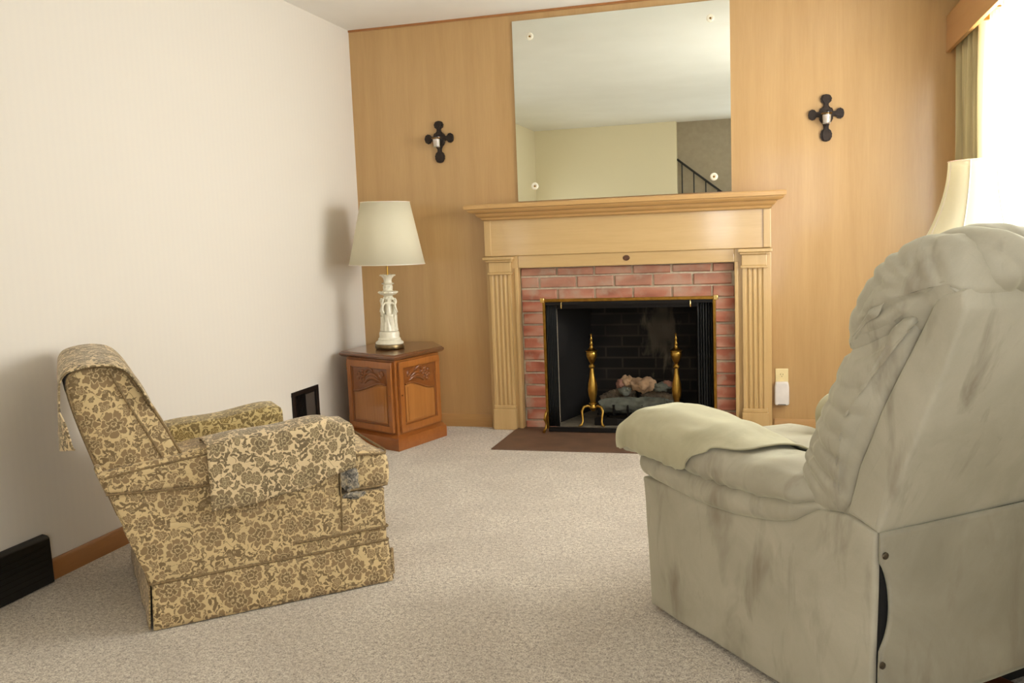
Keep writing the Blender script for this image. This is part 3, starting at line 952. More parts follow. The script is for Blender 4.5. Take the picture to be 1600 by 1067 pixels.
# ------------------------------------------------------------------ wall mirror
mr = empty('wall_mirror', (-0.42, 0, 1.337), 0, 'large frameless rectangular mirror on the panelling above the mantel shelf', 'mirror')
MB().box(-0.603, 0.603, -0.012, -0.002, 0.0, 1.013).build('glass', 'mirror_glass', mr, smooth=0)
for (x, z) in ((-0.92, 2.258), (-0.92, 1.42), (0.082, 2.258), (0.09, 1.419)):
    M = Matrix.Translation((x + 0.42, -0.012, z - 1.337)) @ Matrix.Rotation(radians(90), 4, 'X')
    ro = MB().lathe([(0, 0), (0.020, 0.0), (0.021, 0.003), (0.014, 0.0065), (0.008, 0.004), (0, 0.004)], 24, M=M).build('rosette', 'porcelain', mr)
    MB().lathe([(0, 0.004), (0.006, 0.004), (0.005, 0.008), (0, 0.0095)], 12, M=M).build('screw', 'brass_dark', ro)

# ------------------------------------------------------------------ cross sconces
def sconce():
    r = empty('cross_sconce', (0, 0, 0), 0, None, 'wall sconce', 'wrought iron cross sconces')
    b = MB()
    # silhouette of the cross: lobed arms
    def arm(ang, L, wb, we, lobes):
        n_ = 40
        pts = []
        side = []
        for i in range(n_ + 1):
            t_ = i / n_
            s0 = 0.012 + (wb) * exp(-((t_ - 0.18) / 0.15) ** 2)
            s1 = we * max(0.0, 1 - ((t_ - 0.76) / 0.25) ** 2) ** 0.5 if abs(t_ - 0.76) < 0.25 else 0
            wv = max(s0 * (1 if t_ < 0.75 else 0), s1) * (1 + 0.10 * abs(sin(t_ * lobes * pi)))
            if i == n_:
                wv = 0.0015
            side.append((max(wv, 0.0015), t_ * L))
        poly = [(x, y) for x, y in side] + [(-x, y) for x, y in reversed(side)]
        M = Matrix.Rotation(ang, 4, 'Y')
        # poly in (x,z), thickness along y
        b.prism(poly, -0.012, -0.002, 'y', M)
        inner = [(x * 0.62, y * 0.98 + L * 0.012) for x, y in poly]
        b.prism(inner, -0.018, -0.011, 'y', M)
    arm(0, 0.102, 0.020, 0.027, 7)
    arm(radians(90), 0.090, 0.018, 0.026, 7)
    arm(radians(-90), 0.090, 0.018, 0.026, 7)
    arm(radians(180), 0.142, 0.020, 0.028, 9)
    M = Matrix.Translation((0, -0.012, 0)) @ Matrix.Rotation(radians(90), 4, 'X')
    b.lathe([(0, 0), (0.040, 0), (0.036, 0.005), (0.022, 0.006), (0.016, 0.010), (0, 0.012)], 24, M=M, lobes=8, lobe_amp=0.08)
    for k in range(4):
        an = radians(45 + 90 * k)
        b.tube([(0.024 * cos(an), -0.007, 0.024 * sin(an)), (0.037 * cos(an), -0.009, 0.037 * sin(an))], [0.006, 0.009], 10)
    b.build('cross', 'sconce_iron', r, smooth=30, bevel=0.001)
    MB().tube([(0, -0.015, -0.055), (0, -0.034, -0.060), (0, -0.058, -0.056)], 0.004, 8).build('bracket', 'sconce_iron', r)
    ring = MB()
    n_ = 32
    ring.tube([(0.027 * cos(2 * pi * k / n_), -0.058 + 0.027 * sin(2 * pi * k / n_), -0.003) for k in range(n_ + 1)], 0.0025, 8)
    ring.tube([(0, -0.031, -0.003), (0, -0.014, -0.004)], 0.003, 8)
    ring.build('holder_ring', 'brass_dark', r)
    cup = MB().lathe([(0.0, -0.056), (0.018, -0.056), (0.021, -0.05), (0.025, -0.006), (0.027, 0.004), (0.0255, 0.004), (0.0235, -0.006), (0.0195, -0.049), (0, -0.0525)], 28, (0, -0.058, 0))
    cup.build('glass_cup', 'clear_glass', r)
    return r


s1 = sconce()
s2 = copy_tree(s1)
s1.location = (-1.494, -0.001, 1.728)
s2.location = (0.670, -0.001, 1.712)
s1['label'] = 'dark iron cross sconce on the panelling left of the mirror'
s2['label'] = 'dark iron cross sconce on the panelling right of the mirror'
for x, z, lb in ((-1.494, 1.728, 'white votive candle in the sconce left of the mirror'), (0.670, 1.712, 'white votive candle in the sconce right of the mirror')):
    o = MB().lathe([(0, -0.052), (0.0175, -0.052), (0.0205, -0.012), (0.0195, -0.009), (0.004, -0.010), (0.0008, -0.008), (0.0008, -0.001), (0, -0.001)], 24).build('votive_candle', 'candle_wax')
    o.location = (x, -0.059, z)
    tag(o, lb, 'candle', 'votive candles in the cross sconces')

# ------------------------------------------------------------------ outlet and plug-in device
ot = empty('wall_outlet', (0.44, 0, 0.30), 0, 'ivory duplex wall outlet to the right of the mantel', 'outlet')
MB().box(-0.034, 0.034, -0.006, 0.0, -0.055, 0.059).build('cover_plate', 'outlet_ivory', ot, bevel=0.003)
for zz in (0.024, -0.022):
    sk = MB().lathe([(0, 0), (0.0165, 0), (0.0155, 0.003), (0, 0.003)], 24, M=Matrix.Translation((0, -0.005, zz)) @ Matrix.Rotation(radians(90), 4, 'X')).build('socket', 'outlet_ivory', ot)
    MB().box(-0.0075, -0.005, -0.0088, -0.0078, zz - 0.001, zz + 0.008).box(0.005, 0.0075, -0.0088, -0.0078, zz - 0.001, zz + 0.007).box(-0.002, 0.002, -0.0088, -0.0078, zz - 0.010, zz - 0.006).build('socket_slots', 'slot_dark', sk)
pf = empty('plug_in_device', (0.44, -0.0095, 0.225), 0, 'white rounded plug in device hanging on the lower half of the ivory outlet', 'plug-in device')
b = MB()
pts = [(-0.034, -0.066), (0.034, -0.066), (0.0385, -0.055), (0.0385, 0.035), (0.034, 0.064), (-0.034, 0.064), (-0.0385, 0.035), (-0.0385, -0.055)]
b.prism(pts, -0.032, 0.0, 'y')
b.build('housing', 'white_plastic', pf, bevel=0.008, bseg=3)
MB().box(-0.02, 0.02, -0.0335, -0.031, -0.062, -0.058).build('vent_slot', 'damper_grey', pf)

# ------------------------------------------------------------------ left wall register and return box
vg = empty('wall_register', (XL, -0.802, 0.268), 0, 'dark square wall register on the cream wall beside the corner cabinet', 'air vent')
b = MB()
for (a, c, d, e) in ((-0.145, 0.145, 0.072, 0.094), (-0.145, 0.145, -0.094, -0.072), (-0.145, -0.112, -0.072, 0.072), (0.112, 0.145, -0.072, 0.072)):
    b.box(0.0, 0.008, a, c, d, e)
b.build('frame', 'vent_bronze', vg, smooth=0, bevel=0.002)
MB().box(0.0, 0.002, -0.112, 0.112, -0.072, 0.072).build('back_plate', 'vent_black', vg)
MB().box(0.002, 0.006, 0.0, 0.095, -0.066, 0.062).build('damper_plate', 'damper_grey', vg, bevel=0.001)
lv = MB()
for k in range(7):
    y = -0.105 + k * 0.016
    lv.box(0.002, 0.006, y, y + 0.002, -0.07, 0.07)
lv.build('louvre', 'vent_black', vg)

rg = empty('baseboard_register', (XL, -2.86, 0.0), 0, 'black box shaped baseboard register against the cream wall at the photo edge', 'air vent')
MB().prism([(0, 0.003), (0.034, 0.003), (0.030, 0.16), (0.022, 0.168), (0, 0.172)], -0.19, 0.178, 'y').build('housing', 'register_black', rg, bevel=0.002)
g = MB()
for k in range(6):
    g.box(0.0315, 0.0335, -0.17, 0.158, 0.03 + 0.02 * k, 0.034 + 0.02 * k)
g.build('grille', 'vent_black', rg)

# ------------------------------------------------------------------ corner cabinet
cb = empty('corner_cabinet', (-1.70, -0.36, 0), 0, 'hexagonal brown wooden cabinet with carved doors in the corner under the lamp', 'cabinet')
CO = Vector((-1.70, -0.36))
TOP = [Vector(p) for p in ((-1.555, -0.70), (-1.428, -0.27), (-1.575, -0.03), (-1.94, -0.03), (-1.985, -0.49))]


def inset(poly, d):
    """shrink convex polygon by d"""
    out = []
    n_ = len(poly)
    for i in range(n_):
        p0, p1, p2 = poly[i - 1], poly[i], poly[(i + 1) % n_]
        e1 = (p1 - p0).normalized()
        e2 = (p2 - p1).normalized()
        n1 = Vector((-e1.y, e1.x))
        n2 = Vector((-e2.y, e2.x))
        b_ = (n1 + n2).normalized()
        out.append(p1 + b_ * (d / max(0.3, b_.dot(n1))))
    return out


def loc2(poly):
    return [(p.x - CO.x, p.y - CO.y) for p in poly]


def ring_stack(levels):
    """levels: list of (inset, z)"""
    b = MB()
    rows = [[(x, y, z) for x, y in loc2(inset(TOP, d))] for d, z in levels]
    n_ = 5
    vs = [p for r_ in rows for p in r_]
    fs = [tuple(range(n_))[::-1], tuple((len(rows) - 1) * n_ + k for k in range(n_))]
    for i in range(len(rows) - 1):
        for k in range(n_):
            fs.append((i * n_ + k, i * n_ + (k + 1) % n_, (i + 1) * n_ + (k + 1) % n_, (i + 1) * n_ + k))
    return b.add(vs, fs)


ring_stack([(0.024, 0.492), (0.012, 0.496), (0.004, 0.503), (0.0, 0.511), (0.003, 0.519), (0.008, 0.521), (0.012, 0.526)]).build('cabinet_top', 'commode_top', cb, smooth=50)
ring_stack([(0.034, 0.07), (0.034, 0.492)]).build('carcass', 'commode_wood', cb, smooth=0, bevel=0.002)
ring_stack([(0.006, 0.0), (0.006, 0.055), (0.010, 0.066), (0.02, 0.071), (0.026, 0.079), (0.03, 0.082)]).build('base', 'commode_wood_h', cb, smooth=30)
body = inset(TOP, 0.034)


def door(pa, pb, mirrored):
    """door on the face from pa (left seen from outside) to pb; local frame: x along, z up, y outward"""
    d = (pb - pa)
    L = d.length
    ex = d.normalized()
    ny = Vector((ex.y, -ex.x))     # outward for CCW polygon
    M = Matrix(((ex.x, ny.x, 0, pa.x - CO.x), (ex.y, ny.y, 0, pa.y - CO.y), (0, 0, 1, 0), (0, 0, 0, 1)))
    z0, z1 = 0.092, 0.482
    a, b_ = 0.018, L - 0.018
    D = MB().box(a, b_, -0.001, 0.008, z0, z1, M)
    # outer frame rails, mitre-like
    w_ = 0.034
    D.box(a, b_, 0.006, 0.018, z0, z0 + w_, M).box(a, b_, 0.006, 0.018, z1 - w_, z1, M)
    D.box(a, a + w_, 0.006, 0.018, z0 + w_, z1 - w_, M).box(b_ - w_, b_, 0.006, 0.018, z0 + w_, z1 - w_, M)
    dr_ = D.build('door', 'commode_wood', cb, smooth=0, bevel=0.004)
    # inner bevel moulding
    i0, i1, k0, k1 = a + w_, b_ - w_, z0 + w_, z1 - w_
    mo_ = MB()
    for (x0, x1, c0, c1) in ((i0, i1, k0, k0 + 0.010), (i0, i1, k1 - 0.010, k1), (i0, i0 + 0.010, k0, k1), (i1 - 0.010, i1, k0, k1)):
        mo_.box(x0, x1, 0.006, 0.0125, c0, c1, M)
    mo_.build('moulding', 'carved_wood', dr_, smooth=0, bevel=0.003)
    # raised lower panel with a curved top
    wdt = i1 - i0 - 0.03
    xs = i0 + 0.015

    def crest(t_):
        tt = 1 - t_ if mirrored else t_
        s_ = tt * tt * (3 - 2 * tt)
        return k1 - 0.150 + 0.062 * s_ - 0.012 * exp(-((tt - 1.0) / 0.12) ** 2)
    top_ = [(xs + wdt * i / 20, crest(i / 20)) for i in range(21)]
    poly = [(xs, k0 + 0.016), (xs + wdt, k0 + 0.016)] + top_[::-1]
    pn = MB().prism(poly, 0.006, 0.0125, 'y', M)
    cx = xs + wdt / 2
    cz = (k0 + k1 - 0.1) / 2
    poly2 = [(cx + (x - cx) * 0.86, cz + (z_ - cz) * 0.92) for x, z_ in poly]
    pn.prism(poly2, 0.012, 0.0155, 'y', M)
    pn.build('raised_panel', 'commode_panel', dr_, smooth=0, bevel=0.003)
    # carved scrolls above the panel
    cv = MB()
    rng = random.Random(11)
    fx = xs + wdt * (0.72 if mirrored else 0.28)
    fzz = k1 - 0.060
    for ring_r, num, sz in ((0.036, 7, 0.015), (0.021, 5, 0.012), (0.0, 1, 0.012)):
        for k in range(num):
            an = 2 * pi * k / num + ring_r * 20
            cv.ball((fx + ring_r * cos(an), 0.0095 + (0.032 - ring_r) * 0.12, fzz + ring_r * 0.85 * sin(an)), sz, 12, 8, (1, 0.42, 0.75), M)
    sgn = -1 if mirrored else 1
    # sweeping leaf
    for (dx, dz, cur) in ((0.0, -0.03, 1.0), (0.012, -0.012, 0.8), (0.0, 0.02, 0.6)):
        pts_ = []
        rad_ = []
        for i in range(14):
            t_ = i / 13
            pts_.append((fx + sgn * (0.02 + dx + t_ * 0.13 * cur), 0.0095, fzz + dz + 0.022 * sin(t_ * pi * 1.1) + 0.018 * t_))
            rad_.append(0.012 * sin(pi * (0.12 + 0.86 * t_)) + 0.001)
        cv.tube(pts_, rad_, 8, M)
    # scroll at the far side
    gx = xs + wdt * (0.14 if mirrored else 0.86)
    sp_ = []
    for i in range(26):
        an = i / 25 * 2.2 * 2 * pi
        rr_ = 0.019 * (1 - i / 30)
        sp_.append((gx + rr_ * cos(an), 0.010, k1 - 0.04 + rr_ * sin(an)))
    cv.tube(sp_, 0.0052, 8, M)
    cv.tube([(xs + wdt * i / 20, 0.0125, crest(i / 20) + 0.006) for i in range(21)], 0.0042, 8, M)
    # darker sunk field behind the carving
    cv.prism([(xs - 0.004, k1 - 0.010), (xs + wdt + 0.004, k1 - 0.010)] + [(xs + wdt * i / 20, crest(i / 20) + 0.004) for i in range(20, -1, -1)], 0.006, 0.0085, 'y', M)
    o_ = cv.build('carving', 'carved_wood', dr_, smooth=60)
    hx = (a + 0.010) if mirrored else (b_ - 0.010)
    MB().tube([(hx, 0.018, 0.30), (hx, 0.026, 0.30)], [0.0035, 0.0045], 10, M).build('keyhole_knob', 'carved_wood', dr_)
    # hinges on the outer edge
    ox_ = (b_ + 0.006) if mirrored else (a - 0.006)
    for hz_ in (0.42, 0.12):
        MB().tube([(ox_, 0.010, hz_), (ox_, 0.010, hz_ + 0.035)], 0.004, 8, M).build('hinge', 'brass_dark', dr_)


# TOP order: ridge, right, back right, back left, left  (counter-clockwise)
door(body[0], body[1], True)
door(body[4], body[0], False)


# ------------------------------------------------------------------ table lamp with figures
lp = empty('figurine_table_lamp', (-1.715, -0.385, 0.529), 0, 'white figurine table lamp with cream drum shade on the corner cabinet', 'table lamp')
MB().lathe([(0, 0), (0.080, 0), (0.083, 0.004), (0.083, 0.020), (0.080, 0.026), (0, 0.026)], 48).build('base_disc', 'base_metal', lp)
MB().lathe([(0, 0.026), (0.078, 0.026), (0.081, 0.031), (0.078, 0.038), (0.068, 0.044), (0.064, 0.050), (0.065, 0.056), (0.060, 0.060), (0.057, 0.066), (0.058, 0.085),
            (0.054, 0.097), (0.040, 0.104), (0, 0.106)], 48).build('pedestal', 'porcelain', lp)
col_ = MB()
col_.lathe([(0.026, 0.10), (0.023, 0.13), (0.021, 0.20), (0.020, 0.26), (0.022, 0.28), (0.028, 0.29), (0.024, 0.298), (0.030, 0.304), (0.044, 0.308), (0.056, 0.318), (0.055, 0.323), (0.036, 0.326),
            (0.026, 0.331), (0.028, 0.345), (0.024, 0.362), (0.033, 0.367), (0.036, 0.371), (0.026, 0.374), (0.022, 0.385), (0.026, 0.400), (0.038, 0.412), (0.043, 0.418), (0.040, 0.420), (0.02, 0.414), (0, 0.412)], 48)
lf = col_
for k in range(12):
    an = 2 * pi * k / 12
    for (r_, z_, s_) in ((0.050, 0.3205, 0.0085), (0.040, 0.4165, 0.0065), (0.030, 0.369, 0.005)):
        lf.ball((r_ * cos(an), r_ * sin(an), z_), s_, 8, 6, (1, 1, 0.75))
for k in range(8):
    an = 2 * pi * k / 8
    lf.ball((0.023 * cos(an), 0.023 * sin(an), 0.350), 0.007, 8, 6, (1, 1, 1.6))
    lf.ball((0.024 * cos(an), 0.024 * sin(an), 0.285), 0.009, 8, 6, (1, 1, 1.2))
col_.build('column', 'porcelain', lp)


def figure(parent):
    """small draped standing figure, one continuous skinned surface"""
    V = [((0, 0, 0.105), 0.0085), ((0, 0, 0.118), 0.010), ((0, -0.001, 0.135), 0.0085), ((0, 0, 0.152), 0.0075), ((0, 0, 0.165), 0.0095), ((0, 0, 0.173), 0.0085), ((0, 0.001, 0.182), 0.004),
         ((0, -0.001, 0.192), 0.0075), ((0, -0.001, 0.200), 0.006)]
    vs = [v[0] for v in V]
    rs = [v[1] for v in V]
    es = [(i, i + 1) for i in range(len(V) - 1)]

    def chain(start, pts):
        prev = start
        for p_, r_ in pts:
            vs.append(p_)
            rs.append(r_)
            es.append((prev, len(vs) - 1))
            prev = len(vs) - 1
    # base vertex 0 = hips
    chain(0, [((0.006, -0.001, 0.085), 0.0095), ((0.0065, -0.004, 0.05), 0.0065), ((0.0065, 0.0, 0.012), 0.0045), ((0.0075, -0.007, 0.003), 0.004)])
    chain(0, [((-0.006, 0.0, 0.085), 0.0095), ((-0.007, 0.0, 0.05), 0.0065), ((-0.007, 0.001, 0.012), 0.0045), ((-0.008, -0.006, 0.003), 0.004)])
    chain(5, [((0.014, 0, 0.172), 0.0055), ((0.023, -0.003, 0.160), 0.0045), ((0.027, 0.0, 0.180), 0.0038), ((0.024, 0.004, 0.198), 0.0035)])
    chain(5, [((-0.014, 0, 0.172), 0.0055), ((-0.021, -0.002, 0.150), 0.0045), ((-0.022, -0.007, 0.128), 0.0038), ((-0.017, -0.010, 0.112), 0.0035)])
    me = bpy.data.meshes.new('figure')
    fbm = bmesh.new()
    lay = fbm.verts.layers.skin.verify()
    fv = [fbm.verts.new(q) for q in vs]
    for q, r_ in zip(fv, rs):
        q[lay].radius = (r_, r_)
    fv[0][lay].use_root = True
    for i, j in es:
        fbm.edges.new((fv[i], fv[j]))
    fbm.to_mesh(me)
    fbm.free()
    o_ = bpy.data.objects.new('figure', me)
    COL.objects.link(o_)
    o_.parent = parent
    sk_ = o_.modifiers.new('skin', 'SKIN')
    ss = o_.modifiers.new('sub', 'SUBSURF')
    ss.levels = ss.render_levels = 2
    me.materials.append(MATS['porcelain'])
    sk_.use_smooth_shade = True
    return o_


for k in range(4):
    an = radians(-66 + 90 * k)
    o_ = figure(lp)
    o_.location = (0.033 * cos(an), 0.033 * sin(an), 0.100)
    o_.rotation_euler = (0, 0, an + pi / 2)
    o_.scale = (1.6, 1.5, 0.94)
    drp = MB()

    def dr_fn(a, b, k=k):
        th = 2 * pi * a
        r_ = 0.010 + 0.008 * (1 - b) + 0.0018 * sin(th * 7 + b * 3)
        return (r_ * cos(th) * 1.15, 0.003 + r_ * sin(th) * 0.8, 0.002 + b * 0.10)
    drp.grid(dr_fn, 40, 10, closed_u=True)
    dd = drp.build('drapery', 'porcelain', o_, smooth=60)
MB().tube([(0, 0, 0.412), (0, 0, 0.445), (0, 0, 0.50)], [0.006, 0.005, 0.005], 12).lathe([(0, 0.50), (0.012, 0.50), (0.014, 0.53), (0.012, 0.55), (0, 0.55)], 16).build('lamp_stem', 'brass', lp)
MB().lathe([(0.0, 0.55), (0.013, 0.555), (0.028, 0.60), (0.030, 0.625), (0.02, 0.65), (0, 0.66)], 20).build('light_bulb', 'white_plastic', lp)


def shade(parent, prof, seg=64):
    sh = MB()
    sh.lathe(prof, seg)
    sh.f = [f for f in sh.f if len(f) == 4]
    o_ = sh.build('lamp_shade', 'lamp_shade_fabric', parent, smooth=50)
    md_ = o_.modifiers.new('thickness', 'SOLIDIFY')
    md_.thickness = 0.002
    for (r_, z_) in (prof[0], prof[-1]):
        tr_ = MB().tube([(r_ * cos(2 * pi * k / seg), r_ * sin(2 * pi * k / seg), z_) for k in range(seg + 1)], 0.0022, 6, cap=False)
        tr_.build('shade_trim', 'candle_wax', o_)
    return o_


so = shade(lp, [(0.214, 0.479), (0.176, 0.652), (0.138, 0.826)])
sp = MB()
for k in range(3):
    an = 2 * pi * k / 3
    sp.tube([(0, 0, 0.800), (0.137 * cos(an), 0.137 * sin(an), 0.824)], 0.0015, 6)
sp.tube([(0, 0, 0.655), (0, 0, 0.81)], 0.002, 6)
sp.tube([(0.030, 0, 0.55), (0.045, 0, 0.62), (0.035, 0, 0.72), (0, 0, 0.80)], 0.0015, 6).tube([(-0.030, 0, 0.55), (-0.045, 0, 0.62), (-0.035, 0, 0.72), (0, 0, 0.80)], 0.0015, 6)
sp.tube([(-0.030, 0, 0.55), (0.030, 0, 0.55)], 0.002, 6)
sp.build('harp', 'brass', lp)
lp.rotation_euler = (radians(0.0), radians(1.2), 0)

# ------------------------------------------------------------------ floor lamp by the window (mostly behind the recliner)
fl = empty('floor_lamp', (1.175, -1.22, 0), 0, 'lamp with a cream bell shaped shade standing between window and green recliner', 'lamp')
MB().lathe([(0, 0.0), (0.13, 0.0), (0.132, 0.012), (0.10, 0.022), (0.03, 0.034), (0.014, 0.05), (0, 0.05)], 40).build('base', 'brass_dark', fl)
MB().tube([(0, 0, 0.04), (0, 0, 1.10)], 0.010, 14).build('pole', 'brass_dark', fl)
MB().lathe([(0.0, 1.10), (0.014, 1.10), (0.03, 1.15), (0.03, 1.18), (0, 1.21)], 20).build('light_bulb', 'white_plastic', fl)
pf_ = []
for i in range(15):
    t_ = i / 14
    pf_.append((0.118 + 0.125 * (1 - t_) ** 1.9, 0.985 + 0.372 * t_))
so = shade(fl, pf_, 48)
# ribs of the panels
rb = MB()
for k in range(8):
    an = 2 * pi * (k + 0.35) / 8
    rb.tube([((r_ + 0.001) * cos(an), (r_ + 0.001) * sin(an), z_) for r_, z_ in pf_], 0.0022, 6)
rb.build('shade_rib', 'candle_wax', so)
MB().tube([(0, 0, 1.21), (0, 0, 1.345)], 0.003, 6).tube([(-0.117, 0, 1.352), (0.117, 0, 1.352)], 0.002, 6).tube([(0, -0.117, 1.352), (0, 0.117, 1.352)], 0.002, 6).build('harp', 'brass', fl)

# ------------------------------------------------------------------ valance, drape, sheer
va = empty('window_valance', (1.245, 0, 1.975), 0, 'plain honey brown wooden valance box above the window', 'valance')
VL = 3.75
MB().box(0, 0.02, -VL, -0.001, 0, 0.178).build('front_board', 'valance_wood', va, smooth=0, bevel=0.0015)
MB().box(0.02, XR - 1.245, -VL, -0.001, 0.158, 0.178).build('top_board', 'valance_wood', va, smooth=0)
MB().box(0.02, XR - 1.245, -VL, -VL + 0.02, 0.0, 0.158).build('end_board', 'valance_wood', va, smooth=0)


def curtain(name, mat, x, y0, y1, z0, z1, amp, nf, parent, seed=0, th=0.002):
    def fn(a, b):
        y = y0 + (y1 - y0) * a
        ph = a * nf * 2 * pi + 0.9 * noise.noise(Vector((a * 3, b * 1.3, seed)))
        am = amp * (0.7 + 0.5 * b if b < 0.9 else 1.15)
        xx = x + am * sin(ph) + 0.35 * am * sin(2.3 * ph + 1) + 0.01 * noise.noise(Vector((a * 6, b * 3, seed + 4)))
        return (xx, y + 0.25 * am * cos(ph * 1.0), z0 + (z1 - z0) * b)
    g_ = MB().grid(fn, int(nf * 18), 24)
    o_ = g_.build(name, mat, parent, smooth=80)
    if th:
        md_ = o_.modifiers.new('thickness', 'SOLIDIFY')
        md_.thickness = th
    return o_


dp = empty('gold_drape', (0, 0, 0), 0, 'pleated gold satin drape at the corner end of the window', 'curtain')
curtain('drape_panel', 'drape_gold', 1.318, -0.035, -0.60, 0.06, 2.11, 0.030, 6, dp, 2)
cr = MB().tube([(1.312, -0.02, 2.118), (1.312, -3.7, 2.118)], 0.006, 8)
tag(cr.build('curtain_track', 'brass'), 'brass curtain track behind the valance over the gold drape', 'curtain track')
bp_ = MB().box(1.268, 1.30, -0.70, -0.68, 1.985, 2.03).box(1.268, 1.34, -0.72, -0.66, 2.03, 2.036).box(1.268, 1.276, -0.70, -0.68, 2.03, 2.13)
tag(bp_.build('rod_bracket', 'brass_dark'), 'small brass rod bracket under the valance beside the drape top', 'bracket')
sh_ = curtain('sheer_curtain', 'sheer_voile', 1.388, -0.16, -3.55, 0.30, 2.10, 0.007, 38, None, 5, 0)
tag(sh_, 'white translucent sheer curtain glowing over the window', 'curtain')
o = MB().tube([(1.388, -0.14, 2.108), (1.388, -3.62, 2.108)], 0.005, 8).build('sheer_rod', 'window_frame_white')
tag(o, 'white rod along the top of the sheer curtain', 'curtain rod')

# ------------------------------------------------------------------ stair railing (seen in the mirror)
sr = empty('stair_railing', (-0.66, YR - 0.04, 0), 0, 'black metal stair railing against the grey wall reflected in the mirror', 'railing')
A = (0.02, 0, 1.99)
SL = -0.80
def rail_z(x):
    return 1.97 + SL * x
MB().tube([(0.0, 0, rail_z(0.0)), (0.70, 0, rail_z(0.70))], 0.013, 10).build('handrail', 'rail_black', sr)
for i in range(5):
    x = 0.055 + i * 0.135
    MB().tube([(x, 0, rail_z(x)), (x, 0, rail_z(x) - 0.85)], 0.0075, 8).build('baluster', 'rail_black', sr)
b = MB()
b.prism([(0.0, 0.0), (0.72, 0.0), (0.72, rail_z(0.72) - 0.83), (0.0, rail_z(0.0) - 0.83)], -0.012, 0.012, 'y')
b.build('stringer', 'plain_wall', sr, smooth=0)


# ------------------------------------------------------------------ soft upholstery builder
def chaikin(poly, it=2, closed=True):
    P = [Vector(p) for p in poly]
    for _ in range(it):
        Q = []
        n_ = len(P)
        for i in range(n_ if closed else n_ - 1):
            a, b = P[i], P[(i + 1) % n_]
            Q += [a.lerp(b, 0.25), a.lerp(b, 0.75)]
        if not closed:
            Q = [P[0]] + Q + [P[-1]]
        P = Q
    return P


def resample(P, step, closed=True):
    out = []
    n_ = len(P)
    for i in range(n_ if closed else n_ - 1):
        a, b = P[i], P[(i + 1) % n_]
        k = max(1, round((b - a).length / step))
        out += [a.lerp(b, j / k) for j in range(k)]
    if not closed:
        out.append(P[-1])
    return out


def pad(poly, u0, u1, r=0.02, bulge=0.01, step=0.015, soft=1, face_bulge=0.0, axis='x', caps=7):
    """soft block: polygon (a,b) swept along the lateral axis with rounded rims and domed ends"""
    P = chaikin(poly, soft) if soft else [Vector(p) for p in poly]
    area2 = sum(P[i - 1].x * P[i].y - P[i].x * P[i - 1].y for i in range(len(P)))
    if area2 < 0:
        P = P[::-1]
    P = resample(P, step)
    n_ = len(P)
    C = sum(P, Vector((0, 0))) / n_
    N = []
    for i in range(n_):
        t_ = (P[(i + 2) % n_] - P[i - 2])
        N.append(Vector((t_.y, -t_.x)).normalized())
    st = []
    for k in range(caps):                    # domed cap
        s_ = k / caps
        st.append((s_, r, u0 - bulge * (1 - s_ ** 2.2)))
    for k in range(6):
        th = pi / 2 * k / 5
        st.append((1.0, r * (1 - sin(th)), u0 + r * (1 - cos(th))))
    L = u1 - u0 - 2 * r
    m_ = max(2, int(L / (step * 1.3)))
    for k in range(1, m_):
        t_ = k / m_
        st.append((1.0, -face_bulge * sin(pi * t_), u0 + r + L * t_))
    st += [(a, b, (u1 + u0) - c) for a, b, c in reversed(st[:caps + 6])]
    vs = []
    for s_, d, u in st:
        for i in range(n_):
            q = C + (P[i] - N[i] * d - C) * s_
            vs.append((q.x, u, q.y) if axis == 'y' else (u, q.x, q.y))
    fs = []
    for i in range(len(st) - 1):
        for k in range(n_):
            fs.append((i * n_ + k, i * n_ + (k + 1) % n_, (i + 1) * n_ + (k + 1) % n_, (i + 1) * n_ + k))
    b = MB()
    b.add(vs, fs)
    return b


# ------------------------------------------------------------------ floral armchair: local x forward, y towards the wall, z up
ac = empty('floral_armchair', (-1.37, -2.933, 0), radians(42.5),
           'low skirted armchair in tan and brown floral brocade beside the cream wall', 'armchair')
AW = 0.69
body_p = [(-0.034, 0.13), (0.702, 0.13), (0.704, 0.318), (-0.098, 0.318)]
wob = lambda a, f, sd: (lambda co, n: a * noise.noise(co * f + Vector((sd, 0, 0))))
pad(body_p, 0.0, AW, 0.008, 0.0, 0.03, 0, 0, 'y').build('base_frame', 'brocade', ac, uv=True, disp=wob(0.004, 6, 1))
# backrest
bk_p = [(-0.06, 0.22), (-0.108, 0.36), (-0.158, 0.52), (-0.205, 0.69), (-0.216, 0.775), (-0.185, 0.800), (-0.10, 0.806), (-0.055, 0.785), (-0.018, 0.72), (0.035, 0.62), (0.088, 0.50), (0.12, 0.40), (0.10, 0.25)]
pad(bk_p, 0.022, AW - 0.022, 0.014, 0.008, 0.016, 1, 0.006, 'y').build('backrest', 'brocade', ac, uv=True, disp=wob(0.006, 7, 4))
# welt cords on the back
for yy in (0.026, AW - 0.026):
    P_ = resample(chaikin([(0.112, 0.44), (0.088, 0.50), (0.035, 0.62), (-0.018, 0.72), (-0.055, 0.785), (-0.10, 0.806), (-0.185, 0.80), (-0.216, 0.775), (-0.205, 0.69), (-0.158, 0.52), (-0.108, 0.36)], 2, False), 0.02, False)
    MB().tube([(p.x + 0.001, yy, p.y) for p in P_], 0.0042, 8).build('welt', 'welt_cord', ac)
    sgn = 1 if yy < 0.3 else -1
    # second seam line a little inside the side boxing
    P2 = chaikin([(0.050, 0.47), (0.030, 0.51), (-0.022, 0.62), (-0.070, 0.72), (-0.098, 0.79)], 2, False)
    MB().tube([(p.x, yy - sgn * 0.0095, p.y) for p in P2], 0.0034, 8).build('welt', 'welt_cord', ac)


